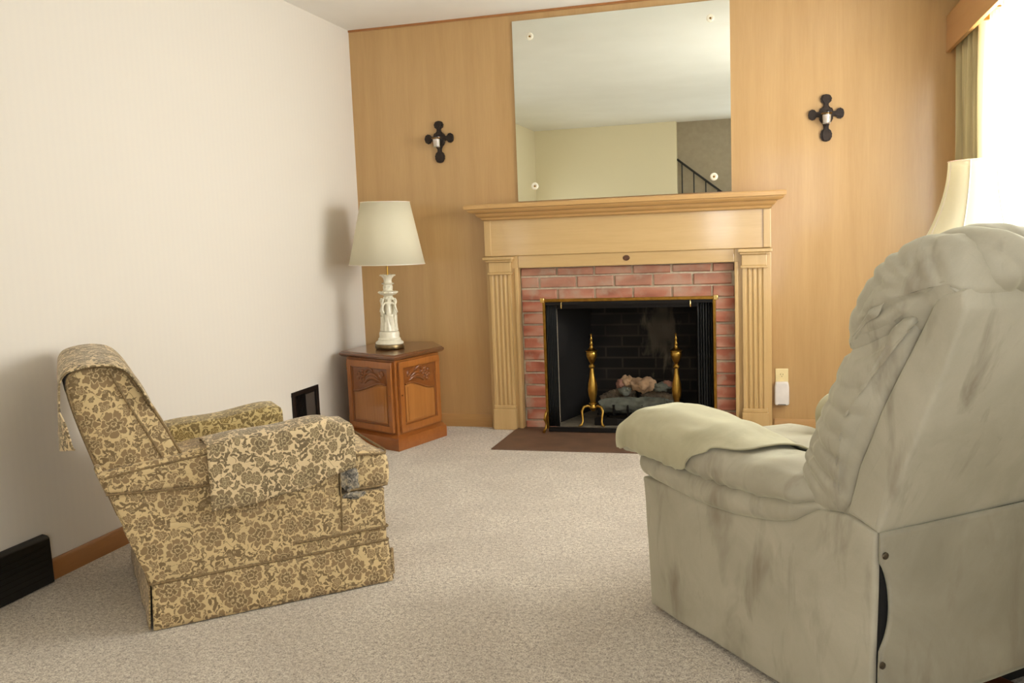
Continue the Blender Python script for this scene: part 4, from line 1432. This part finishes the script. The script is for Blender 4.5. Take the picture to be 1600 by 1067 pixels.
def arm_top(x):
    """height of arm top along x"""
    return 0.492 + 0.062 * min(1, max(0, (x + 0.15) / 0.60)) ** 0.8 - (0.012 * max(0, (x - 0.50) / 0.06) ** 2 if x > 0.5 else 0)


for side in (0, 1):
    y0, y1 = (0.0, 0.125) if side == 0 else (AW - 0.125, AW)
    pl_ = [(-0.086, 0.315), (-0.136, 0.44), (-0.1, 0.455), (0.555 - 0.10 * side, 0.44), (0.553 - 0.10 * side, 0.315)]
    pad(pl_, y0 + 0.003, y1 - 0.003, 0.006, 0.0, 0.025, 0, 0, 'y').build('arm_panel', 'brocade', ac, uv=True, disp=wob(0.003, 8, 2 + side))
    xs_ = [-0.136 + (0.70 - 0.10 * side) * i / 14 for i in range(15)]
    drop = 0.030 * side
    lo = [(x, 0.430 - 0.012 * sin(pi * i / 14) - 0.012 * i / 14) for i, x in enumerate(xs_)]
    hi = [(x - 0.020 * max(0, 1 - (x + 0.136) / 0.1), arm_top(x) - drop) for x in xs_][::-1]
    pad(lo + hi, y0 - 0.005, y1 + 0.005, 0.016, 0.004, 0.018, 0, 0.004, 'y').build('armrest', 'brocade', ac, uv=True, disp=wob(0.005, 9, 5 + side))
    for yy in (y0 - 0.004, y1 + 0.004):
        MB().tube([(x, yy, 0.432 - 0.012 * sin(pi * i / 14) - 0.012 * i / 14) for i, x in enumerate(xs_)], 0.0036, 8).build('welt', 'welt_cord', ac)
        if side == 0 and yy < y0:
            MB().tube([(x, yy - 0.003, arm_top(x) - 0.014) for x in xs_[:9]], 0.0034, 8).build('welt', 'welt_cord', ac)
    # arm cover: sheet wrapped over arm and its front
    xa, xb = (0.150, 0.592) if side == 0 else (0.06, 0.488)
    o0 = 0.345 if side == 0 else 0.40

    def hem_out(t_, side=side):
        if side == 0:
            return 0.338 + 0.010 * t_ + 0.062 * t_ ** 2.2 + 0.003 * sin(t_ * 17)
        return 0.41 + 0.02 * t_

    def cover(a, b, xa=xa, xb=xb, y0=y0, y1=y1, side=side):
        # a along the arm (then down the front), b across: outer hem -> top -> inner hem
        x = xa + (xb - xa) * min(a / 0.86, 1)
        fall = max(0, (a - 0.86) / 0.14)
        tt = min(a / 0.86, 1)
        top = arm_top(min(x, 0.56)) - 0.030 * side + 0.009 + 0.004 * sin(tt * 9)
        ho = hem_out(tt) if side == 0 else 0.41
        hi_ = 0.435 if side == 0 else 0.408 + 0.022 * tt
        yo, yi = y0 - 0.017, y1 + 0.017
        w_ = 0.0025 * noise.noise(Vector((x * 14, b * 5, side)))
        if b < 0.38:
            q = b / 0.38
            fl_ = (1 - q)
            y, z = yo - 0.004 * fl_ - w_, ho + (top - 0.018 - ho) * q
        elif b < 0.44:
            an = (b - 0.38) / 0.06 * pi / 2
            y, z = yo + 0.018 * (1 - cos(an)), top - 0.018 + 0.018 * sin(an)
        elif b < 0.60:
            q = (b - 0.44) / 0.16
            y, z = yo + 0.018 + (yi - yo - 0.036) * q, top + 0.004 * sin(pi * q) + w_
        elif b < 0.66:
            an = (b - 0.60) / 0.06 * pi / 2
            y, z = yi - 0.018 * (1 - sin(an)), top - 0.018 * (1 - cos(an))
        else:
            q = (b - 0.66) / 0.34
            y, z = yi + 0.002 * q + w_, top - 0.018 + (hi_ - top + 0.018) * q
        if fall > 0:
            # front face: rounds over and drops to just under the arm roll
            an = min(1, fall / 0.35) * pi / 2
            zz = top - 0.02 * (1 - cos(an)) - max(0, fall - 0.35) / 0.65 * 0.10
            x = x + 0.012 * sin(an)
            z = min(z, zz) if b > 0.0 else z
            z = min(z, zz)
            z = max(z, (0.405 if side == 0 else 0.43))
        return (x, y, z)
    cv = MB().grid(cover, 60, 56)
    oc = cv.build('arm_cover', 'brocade_light' if side == 0 else 'brocade_yellow', ac, uv=True, smooth=60)
    oc['label'] = 'separate loose cover over the arm'
    md = oc.modifiers.new('thickness', 'SOLIDIFY')
    md.thickness = 0.003
    md.offset = 1

# seat cushion (T shaped)
cu = pad([(0.565, 0.322), (0.716, 0.322), (0.728, 0.345), (0.730, 0.41), (0.715, 0.440), (0.565, 0.462)], 0.004, AW - 0.004, 0.022, 0.006, 0.014, 1, 0.004, 'y')
c2 = pad([(0.05, 0.322), (0.60, 0.322), (0.60, 0.458), (0.3, 0.475), (0.05, 0.44)], 0.137, AW - 0.137, 0.012, 0.0, 0.02, 1, 0.0, 'y')
cu.add(c2.v, c2.f)
sc_ = cu.build('seat_cushion', 'brocade', ac, uv=True, disp=wob(0.006, 8, 9))
for zz, xx in ((0.437, 0.722), (0.330, 0.724)):
    MB().tube([(0.585, -0.001, zz + 0.010 * (zz > 0.4)), (0.69, -0.001, zz), (0.715, 0.010, zz - 0.002), (xx + 0.004, 0.04, zz), (xx + 0.006, AW / 2, zz), (xx + 0.004, AW - 0.04, zz), (0.715, AW - 0.01, zz), (0.60, AW + 0.001, zz)], 0.004, 8).build('welt', 'welt_cord', ac)
wp = MB().ball((0.588, 0.000, 0.368), 0.036, 24, 16, (0.85, 0.30, 1.1), disp=0.5, freq=2.4, seed=3)
o = wp.build('worn_patch', 'worn_patch', ac, smooth=60)
o['label'] = 'worn frayed dark patch at the cushion corner'
wp = MB().ball((0.600, -0.001, 0.312), 0.036, 24, 14, (1.0, 0.12, 0.28), disp=0.6, freq=3, seed=5)
wp.build('worn_patch', 'worn_patch', ac, smooth=60)
MB().tube([(0.553, -0.001, 0.20), (0.555, -0.0015, 0.30), (0.556, -0.001, 0.40)], 0.003, 8).build('welt', 'welt_cord', ac)
# body welts
for zz, x0_, x1_ in ((0.142, -0.037, 0.708), (0.188, 0.40, 0.709)):
    MB().tube([(x0_, -0.004, zz), (x1_ - 0.004, -0.004, zz + 0.002), (x1_, 0.006, zz), (x1_ + 0.002, AW / 2, zz), (x1_, AW - 0.006, zz), (x1_ - 0.004, AW + 0.004, zz), (x0_, AW + 0.004, zz)],
              0.0042, 8).build('welt', 'welt_cord', ac)
MB().tube([(-0.040, 0.0, 0.142), (-0.041, AW / 2, 0.142), (-0.040, AW, 0.142)], 0.0042, 8).build('welt', 'welt_cord', ac)


# skirt panels
def skirt(p0, p1, nx, ny, seed, uvmode):
    d = Vector(p1) - Vector(p0)

    def fn(a, b):
        q = Vector(p0) + d * a
        fl_ = (1 - b) * 0.010 + 0.0035 * noise.noise(Vector((a * 7, b * 2, seed))) * (1 - b)
        edge = 0.006 * (1 - b) * (abs(a - 0.5) * 2) ** 8
        q = q + d.normalized() * ((a - 0.5) * 2) * edge
        return (q.x + nx * (0.005 + fl_), q.y + ny * (0.005 + fl_), 0.004 + (0.138 + 0.0) * b + 0.003 * noise.noise(Vector((a * 5, 0, seed))) * (1 - b))
    o_ = MB().grid(fn, 40, 8).build('skirt', 'brocade', ac, uv=True, smooth=60)
    md_ = o_.modifiers.new('thickness', 'SOLIDIFY')
    md_.thickness = 0.004
    return o_


skirt((-0.034, 0.0), (0.704, 0.0), 0, -1, 1, 0)
skirt((0.704, 0.004), (0.704, AW - 0.004), 1, 0, 2, 0)
skirt((0.704, AW), (-0.034, AW), 0, 1, 3, 0)
skirt((-0.036, AW - 0.004), (-0.036, 0.004), -1, 0, 4, 0)
# dangling pleat edge at the front corner
MB().box(0.712, 0.724, -0.001, 0.012, 0.02, 0.11).build('pleat', 'brocade', ac, uv=True, bevel=0.003)
# rear panel under the back (leans inwards)
MB().prism([(-0.036, 0.13), (-0.108, 0.36), (-0.16, 0.52), (-0.145, 0.52), (-0.02, 0.13)], 0.01, AW - 0.01, 'y').build('rear_panel', 'brocade', ac, uv=True, bevel=0.004)

# headrest cover draped over the back
path = resample(chaikin([(-0.246, 0.570), (-0.240, 0.66), (-0.234, 0.74), (-0.230, 0.786), (-0.20, 0.816), (-0.10, 0.822), (-0.048, 0.800), (-0.008, 0.728), (0.012, 0.685)], 2, False), 0.012, False)
npth = len(path)


def hcov(a, b):
    t_ = b * (npth - 1)
    i = min(int(t_), npth - 2)
    p = path[i].lerp(path[i + 1], t_ - i)
    y = 0.006 + (AW - 0.012) * a
    w_ = 0.005 * noise.noise(Vector((a * 6, b * 9, 2)))
    ed_ = (abs(a - 0.5) * 2) ** 10 * 0.010
    z = p.y - ed_ + w_ * 0.6
    if b < 0.25:
        z -= 0.012 * sin(a * 9) * (0.25 - b) / 0.25
        curl = max(0, 1 - a / 0.14) ** 1.5 * (0.25 - b) / 0.25
        return (p.x + w_ * 0.4 + 0.040 * curl, y - 0.004 * curl, z + 0.012 * curl)
    return (p.x + w_ * 0.4, y, z)


o = MB().grid(hcov, 60, 60).build('headrest_cover', 'brocade_light', ac, uv=True, smooth=60)
o['label'] = 'separate cloth draped over the backrest top and hanging behind'
o.data.materials.append(MATS['cover_lining'])
md = o.modifiers.new('thickness', 'SOLIDIFY')
md.thickness = 0.004
md.offset = -1
md.material_offset = 1

# ------------------------------------------------------------------ recliner: local x across, y forward, z up
rc = empty('recliner', (0.032, -2.526, 0), math.atan2(0.645, 0.764),
           'big overstuffed grey green velvet recliner seen from behind in the right foreground', 'recliner')
RW = 0.78


def seg_d(p, a, b):
    ab = b - a
    t_ = max(0, min(1, (p - a).dot(ab) / ab.length_squared))
    return (p - (a + ab * t_)).length, t_


CRE = [  # creases on the left face in (forward, up): polyline, depth, width
    ([(-1.010, 0.987), (-0.96, 0.975), (-0.89, 0.952), (-0.785, 0.893)], 0.011, 0.009),
    ([(-0.998, 0.960), (-0.93, 0.915), (-0.86, 0.868), (-0.785, 0.832)], 0.011, 0.010),
    ([(-0.968, 1.050), (-0.995, 1.010)], 0.008, 0.008),
    ([(-0.870, 1.048), (-0.91, 1.030), (-0.955, 1.015)], 0.009, 0.008),
    ([(-0.895, 1.072), (-0.94, 1.045), (-0.990, 1.015)], 0.009, 0.009),
    ([(-0.838, 1.022), (-0.90, 1.000), (-0.96, 0.998)], 0.009, 0.008),
    ([(-0.98, 1.102), (-1.01, 1.06), (-1.030, 1.005)], 0.010, 0.010),
    ([(-0.800, 0.955), (-0.86, 0.945), (-0.92, 0.95)], 0.006, 0.009),
    ([(-0.656, 0.592), (-0.69, 0.565), (-0.735, 0.530)], 0.008, 0.008),
    ([(-0.672, 0.622), (-0.72, 0.590), (-0.785, 0.555)], 0.009, 0.009),
    ([(-0.690, 0.665), (-0.74, 0.635), (-0.80, 0.610)], 0.008, 0.009),
    ([(-0.705, 0.700), (-0.75, 0.682), (-0.82, 0.672)], 0.007, 0.009),
    ([(-0.728, 0.742), (-0.79, 0.728), (-0.86, 0.730)], 0.007, 0.010),
    ([(-0.745, 0.790), (-0.80, 0.782), (-0.87, 0.792)], 0.006, 0.010),
    ([(-0.79, 0.86), (-0.745, 0.77), (-0.70, 0.68), (-0.672, 0.60), (-0.668, 0.55)], 0.007, 0.007),
]
CREV = [([Vector(q) for q in pl_], d, w_) for pl_, d, w_ in CRE]


def side_creases(co, n):
    """left face and rounding: creases plus gathers"""
    r_ = 0.004 * noise.noise(co * 5.0) + 0.0022 * noise.noise(co * 16)
    k = max(0.0, -n.x)
    p = Vector((co.y, co.z))
    if co.x < 0.16:
        f_ = 1 - max(0, (co.x - 0.03) / 0.13)
        f_ = min(1, f_)
        for pl_, dep, wd in CREV:
            dmin, tt = 9, 0
            for i in range(len(pl_) - 1):
                d, t_ = seg_d(p, pl_[i], pl_[i + 1])
                if d < dmin:
                    dmin = d
            if dmin < 0.06:
                # fade towards the inner end of the fold
                de = (p - pl_[-1]).length
                env = min(1, 0.15 + de / 0.05)
                r_ += f_ * (-0.62 * dep * exp(-(dmin / wd) ** 2) * env + dep * 0.16 * env * exp(-((dmin - 2.1 * wd) / (1.4 * wd)) ** 2))
    # fine gathers: ridged noise stretched along a down-right direction
    q = Vector((co.y * 0.62 + co.z * 0.78, -co.y * 0.78 + co.z * 0.62, co.x))
    g_ = noise.noise(Vector((q.y * 34, q.x * 7, q.z * 12)))
    r_ += 0.0022 * k * g_
    return max(-0.0115, r_)


seam_p = [(0.030, 0.418), (-0.092, 0.404), (-0.20, 0.398), (-0.303, 0.396), (-0.40, 0.401), (-0.486, 0.413), (-0.56, 0.426), (-0.624, 0.446), (-0.70, 0.49)]
body_p = [(0.0, 0.014), (0.012, 0.2), (0.030, 0.40)] + seam_p[1:] + [(-0.79, 0.50), (-0.872, 0.484), (-0.868, 0.30), (-0.858, 0.014)]
for nm, a, b in (('side_panel', 0.0, 0.05), ('side_panel', RW - 0.05, RW)):
    pad(body_p, a, b, 0.010, 0.004, 0.016, 0, 0.0, 'x', caps=10).build(nm, 'velvet', rc, smooth=70, disp=lambda co, n: 0.005 * noise.noise(co * 4 + Vector((3, 0, 0))) + 0.0012 * noise.noise(co * 18))
MB().box(0.04, RW - 0.04, -0.84, -0.03, 0.03, 0.40).build('inner_frame', 'shade_black', rc, smooth=0)
MB().box(0.012, RW - 0.012, -0.876, -0.838, 0.10, 0.47).build('slit_shade_box', 'shade_black', rc, smooth=0)  # black box standing in for the shade inside the flap slit
pad([(0.0, 0.03), (0.035, 0.05), (0.05, 0.25), (0.045, 0.40), (-0.03, 0.42), (-0.03, 0.03)], 0.06, RW - 0.06, 0.02, 0.005, 0.02, 1, 0.01).build('footrest', 'velvet', rc, disp=wob(0.006, 7, 3))
pad([(0.05, 0.40), (0.07, 0.46), (0.02, 0.50), (-0.30, 0.495), (-0.70, 0.47), (-0.70, 0.38), (-0.05, 0.38)], 0.19, RW - 0.19, 0.03, 0.01, 0.02, 1, 0.012).build('seat_cushion', 'velvet', rc, disp=wob(0.01, 7, 8))


def seam_w(v):
    pts = seam_p
    for i in range(len(pts) - 1):
        if pts[i][0] >= v >= pts[i + 1][0]:
            t_ = (pts[i][0] - v) / (pts[i][0] - pts[i + 1][0])
            return pts[i][1] + (pts[i + 1][1] - pts[i][1]) * t_
    return pts[0][1] + (v - 0.03) * 0.5 if v > 0.03 else pts[-1][1]


def interp(tab, x):
    if x <= tab[0][0]:
        return tab[0][1]
    for i in range(len(tab) - 1):
        if x <= tab[i + 1][0]:
            t_ = (x - tab[i][0]) / (tab[i + 1][0] - tab[i][0])
            t_ = t_ * t_ * (3 - 2 * t_)
            return tab[i][1] + (tab[i + 1][1] - tab[i][1]) * t_
    return tab[-1][1]


TOPW = [(-0.80, 0.56), (-0.62, 0.565), (-0.55, 0.572), (-0.44, 0.562), (-0.257, 0.592), (-0.046, 0.607), (0.05, 0.597), (0.12, 0.562), (0.165, 0.51), (0.19, 0.46)]
BOTW = [(-0.80, 0.50), (-0.62, 0.475), (-0.486, 0.456), (-0.303, 0.450), (-0.092, 0.455), (0.05, 0.452), (0.15, 0.447), (0.19, 0.456)]
for side in (0, 1):
    mx_ = (lambda x: x) if side == 0 else (lambda x: RW - x)

    # lower gathered band under the pad
    def band(a, b, mx_=mx_):
        v = 0.045 - 0.86 * a
        w0 = seam_w(v) - 0.004
        w1 = interp(BOTW, v) + 0.022
        th = -pi / 2 + pi * b
        hgt = (w1 - w0) / 2
        g_ = 0.0045 * noise.noise(Vector((v * 46, b * 2.0, 1))) + 0.003 * noise.noise(Vector((v * 17, b * 3, 5)))
        rad = 0.030 + g_
        en = min(1, (a / 0.04)) ** 0.5 * max(0.0, 1 - max(0, (-0.63 - v) / 0.10)) ** 0.7
        en = max(en, -0.6 if v < -0.70 else en)
        return (mx_(0.012 - rad * cos(th) * en), v, (w0 + w1) / 2 + hgt * sin(th))
    bm_ = MB().grid(band, 160, 20)
    bm_.build('arm_roll', 'velvet', rc, smooth=80)

    def ring_pt(v, th, off=0.0, g=True, mx_=mx_):
        tv, bv = interp(TOPW, v), interp(BOTW, v)
        cz, hz = (tv + bv) / 2, (tv - bv) / 2
        cx, hx = 0.092, 0.125
        if v > 0.05:
            k = (v - 0.05) / 0.145
            hx *= sqrt(max(0.02, 1 - 0.82 * k * k))
        if v < -0.64:
            hx *= 1 - 0.55 * min(1, (-0.64 - v) / 0.12)
            hz *= 1 - 0.25 * min(1, (-0.64 - v) / 0.12)
        c_, s_ = cos(th), sin(th)
        e = 0.80
        xx = cx - (hx + off) * (abs(c_) ** e) * (1 if c_ > 0 else -1)
        zz = cz + (hz + off) * (abs(s_) ** e) * (1 if s_ > 0 else -1)
        if g:
            lowr = max(0.0, min(1, (0.75 - s_) / 1.2))
            gg = 0.008 * noise.noise(Vector((v * 34 + zz * 12, zz * 7, 3))) * lowr ** 1.2 * max(0, min(1, (0.1 - v) / 0.2))
            gg += 0.004 * noise.noise(Vector((v * 9, th * 2, 7)))
            xx -= gg * c_
            zz += gg * s_
        return Vector((mx_(xx), v, zz))

    vf = 0.192 if side == 0 else -0.10

    def armf(a, b, vf=vf):
        v = vf - (0.99 - (0.192 - vf)) * a
        return ring_pt(v, 2 * pi * b)
    ap = MB().grid(armf, 110, 64, closed_v=True)
    # front cap
    nfr = 64
    ap.add([tuple(ring_pt(vf, 2 * pi * k / nfr)) for k in range(nfr)], [tuple(range(nfr))])
    ap.build('armrest', 'velvet', rc, smooth=80)

    # loose arm cover: patch of the same surface, lifted, with a pointed lower hem
    def cov(a, b):
        # b: 0 outer hem .. 1 inner hem ; theta 0 = outer side, pi/2 = top
        front = a                        # 0 front tip, 1 rear edge
        t0 = -0.22 - 0.46 * a + 0.05 * sin(a * 23) * (1 - a)
        t1 = 3.5
        th = t0 + (t1 - t0) * b
        # rear edge runs diagonally up and back over the arm
        vr = interp([(-0.70, -0.17), (-0.2, -0.25), (0.5, -0.34), (1.3, -0.43), (3.5, -0.50)], th)
        v = vf + 0.006 + (vr - vf - 0.006) * a if side == 0 else vf + (vr - vf) * a
        p = ring_pt(min(v, vf), th, 0.009)
        p.y = v + 0.004 * sin(th * 3)
        rip = 0.004 * noise.noise(Vector((v * 10, th * 2.5, 3)))
        p.z += rip
        return p
    cvm = MB().grid(cov, 90, 60)
    fr_ = [tuple(cov(0, k / 60)) for k in range(61)]
    cn = sum((Vector(q) for q in fr_), Vector()) / 61 + Vector((0, 0.012, 0))
    cvm.add(fr_ + [tuple(cn)], [(k, k + 1, 61) for k in range(60)])
    oc = cvm.build('arm_cover', 'velvet_cover', rc, smooth=80)
    oc['label'] = 'paler loose cover with frayed hem over the arm'
    md = oc.modifiers.new('thickness', 'SOLIDIFY')
    md.thickness = 0.004
    md.offset = 1

# back shell, cushions, head roll
shell_p = [(-0.79, 0.505), (-0.876, 0.482), (-0.93, 0.60), (-0.985, 0.725), (-1.045, 0.86), (-1.082, 0.965), (-1.075, 1.0), (-1.02, 0.995), (-0.955, 0.88), (-0.884, 0.75), (-0.821, 0.613)]
pad(shell_p, 0.0, RW, 0.012, 0.003, 0.014, 0, 0.0, 'x').build('back_shell', 'velvet', rc, smooth=60, disp=lambda co, n: 0.003 * noise.noise(co * 5) + 0.001 * noise.noise(co * 20))
low_p = [(-0.72, 0.480), (-0.655, 0.500), (-0.640, 0.56), (-0.652, 0.62), (-0.687, 0.69), (-0.737, 0.79), (-0.775, 0.862), (-0.87, 0.90), (-0.98, 0.965), (-0.955, 0.88), (-0.884, 0.75), (-0.821, 0.613), (-0.79, 0.50)]
pad(low_p, -0.004, RW + 0.004, 0.030, 0.016, 0.006, 1, 0.012, 'x', caps=56).build('back_cushion', 'velvet', rc, smooth=80, disp=side_creases)
up_p = [(-0.790, 0.840), (-0.765, 0.89), (-0.782, 0.955), (-0.828, 1.02), (-0.885, 1.073), (-0.96, 1.105), (-1.03, 1.098), (-1.075, 1.05), (-1.085, 0.985), (-1.03, 0.965), (-0.96, 0.90), (-0.86, 0.86)]
pad(up_p, -0.004, 0.17, 0.045, 0.018, 0.006, 1, 0.0, 'x', caps=56).build('shoulder_cushion', 'velvet', rc, smooth=80, disp=side_creases)
pad(up_p, RW - 0.17, RW + 0.004, 0.045, 0.018, 0.012, 1, 0.0, 'x', caps=14).build('shoulder_cushion', 'velvet', rc, smooth=80)


def roll(a, b):
    """puffy head roll with lobes"""
    u = 0.045 + (RW - 0.09) * a
    th = 2 * pi * b
    e = (abs(a - 0.5) * 2)
    endk = (1 - e ** 12) ** 0.5 if e < 1 else 0
    sag = 0.034 * (1 - exp(-(max(0, u - 0.13) / 0.07) ** 1.5)) * (1 - exp(-(max(0, RW - 0.13 - u) / 0.07) ** 1.5))
    cy, cz = -0.995 + 0.02 * (1 - endk), 1.040 - 0.6 * sag
    ry, rz = 0.122, 0.074 - 0.45 * sag
    c_, s_ = cos(th), sin(th)
    yy = cy + ry * c_ * (0.12 + 0.88 * endk)
    zz = cz + rz * s_ * (0.12 + 0.88 * endk)
    cr_ = 0.006 * exp(-((u - 0.105 + 0.05 * s_) / 0.008) ** 2) + 0.004 * exp(-((u - 0.30) / 0.012) ** 2)
    w_ = 0.004 * noise.noise(Vector((u * 8, c_ * 2, s_ * 2))) - cr_
    return (u, yy + w_ * c_, zz + w_ * s_)


MB().grid(roll, 110, 48, closed_v=True).build('head_roll', 'velvet', rc, smooth=80, disp=side_creases)
for (ua, ub) in ((0.15, 0.41), (0.39, RW - 0.12)):
    pad([(-0.84, 0.93), (-0.805, 0.98), (-0.81, 1.05), (-0.86, 1.105), (-0.93, 1.112), (-0.97, 1.06), (-0.92, 0.95)], ua, ub, 0.05, 0.02, 0.012, 2, 0.01, 'x', caps=10).build(
        'headrest_cushion', 'velvet', rc, smooth=80, disp=lambda co, n: 0.006 * noise.noise(co * 12) + 0.004 * noise.noise(Vector((co.x * 45, co.y * 10, co.z * 10))))


# back flap hanging below the shell: left edge bows to leave a dark slit
def flap(a, b):
    z = 0.095 + 0.39 * b
    bow = 0.028 * max(0, 1 - ((z - 0.325) / 0.095) ** 2) ** 0.8
    e0 = 0.003 + bow * 0.9
    e1 = RW - 0.003 - bow * 0.9
    x = e0 + (e1 - e0) * a
    y = -0.884 - 0.004 * sin(pi * a) - 0.004 * noise.noise(Vector((a * 5, b * 3, 2))) - 0.010 * (1 - b) * sin(a * pi)
    return (x, y, z - 0.012 * sin(a * pi * 1.0) * (1 - b) + 0.02 * a * (1 - b))


o = MB().grid(flap, 60, 30).build('back_flap', 'velvet_shaded', rc, smooth=60)
md = o.modifiers.new('thickness', 'SOLIDIFY')
md.thickness = 0.006
for (x, z_) in ((0.010, 0.437), (0.004, 0.198), (RW - 0.012, 0.437), (RW - 0.006, 0.198)):
    M = Matrix.Translation((x, -0.888, z_)) @ Matrix.Rotation(radians(90), 4, 'X')
    MB().lathe([(0, 0), (0.008, 0), (0.0075, 0.003), (0.004, 0.005), (0, 0.0055)], 16, M=M).build('snap_button', 'snap_metal', rc)
# dark wooden rail of the base showing under the back
for ux in (0.40, RW - 0.12):
    MB().box(ux - 0.03, ux + 0.03, -0.92, -0.20, 0.004, 0.055).build('base_rail', 'redwood', rc, smooth=0, bevel=0.008)
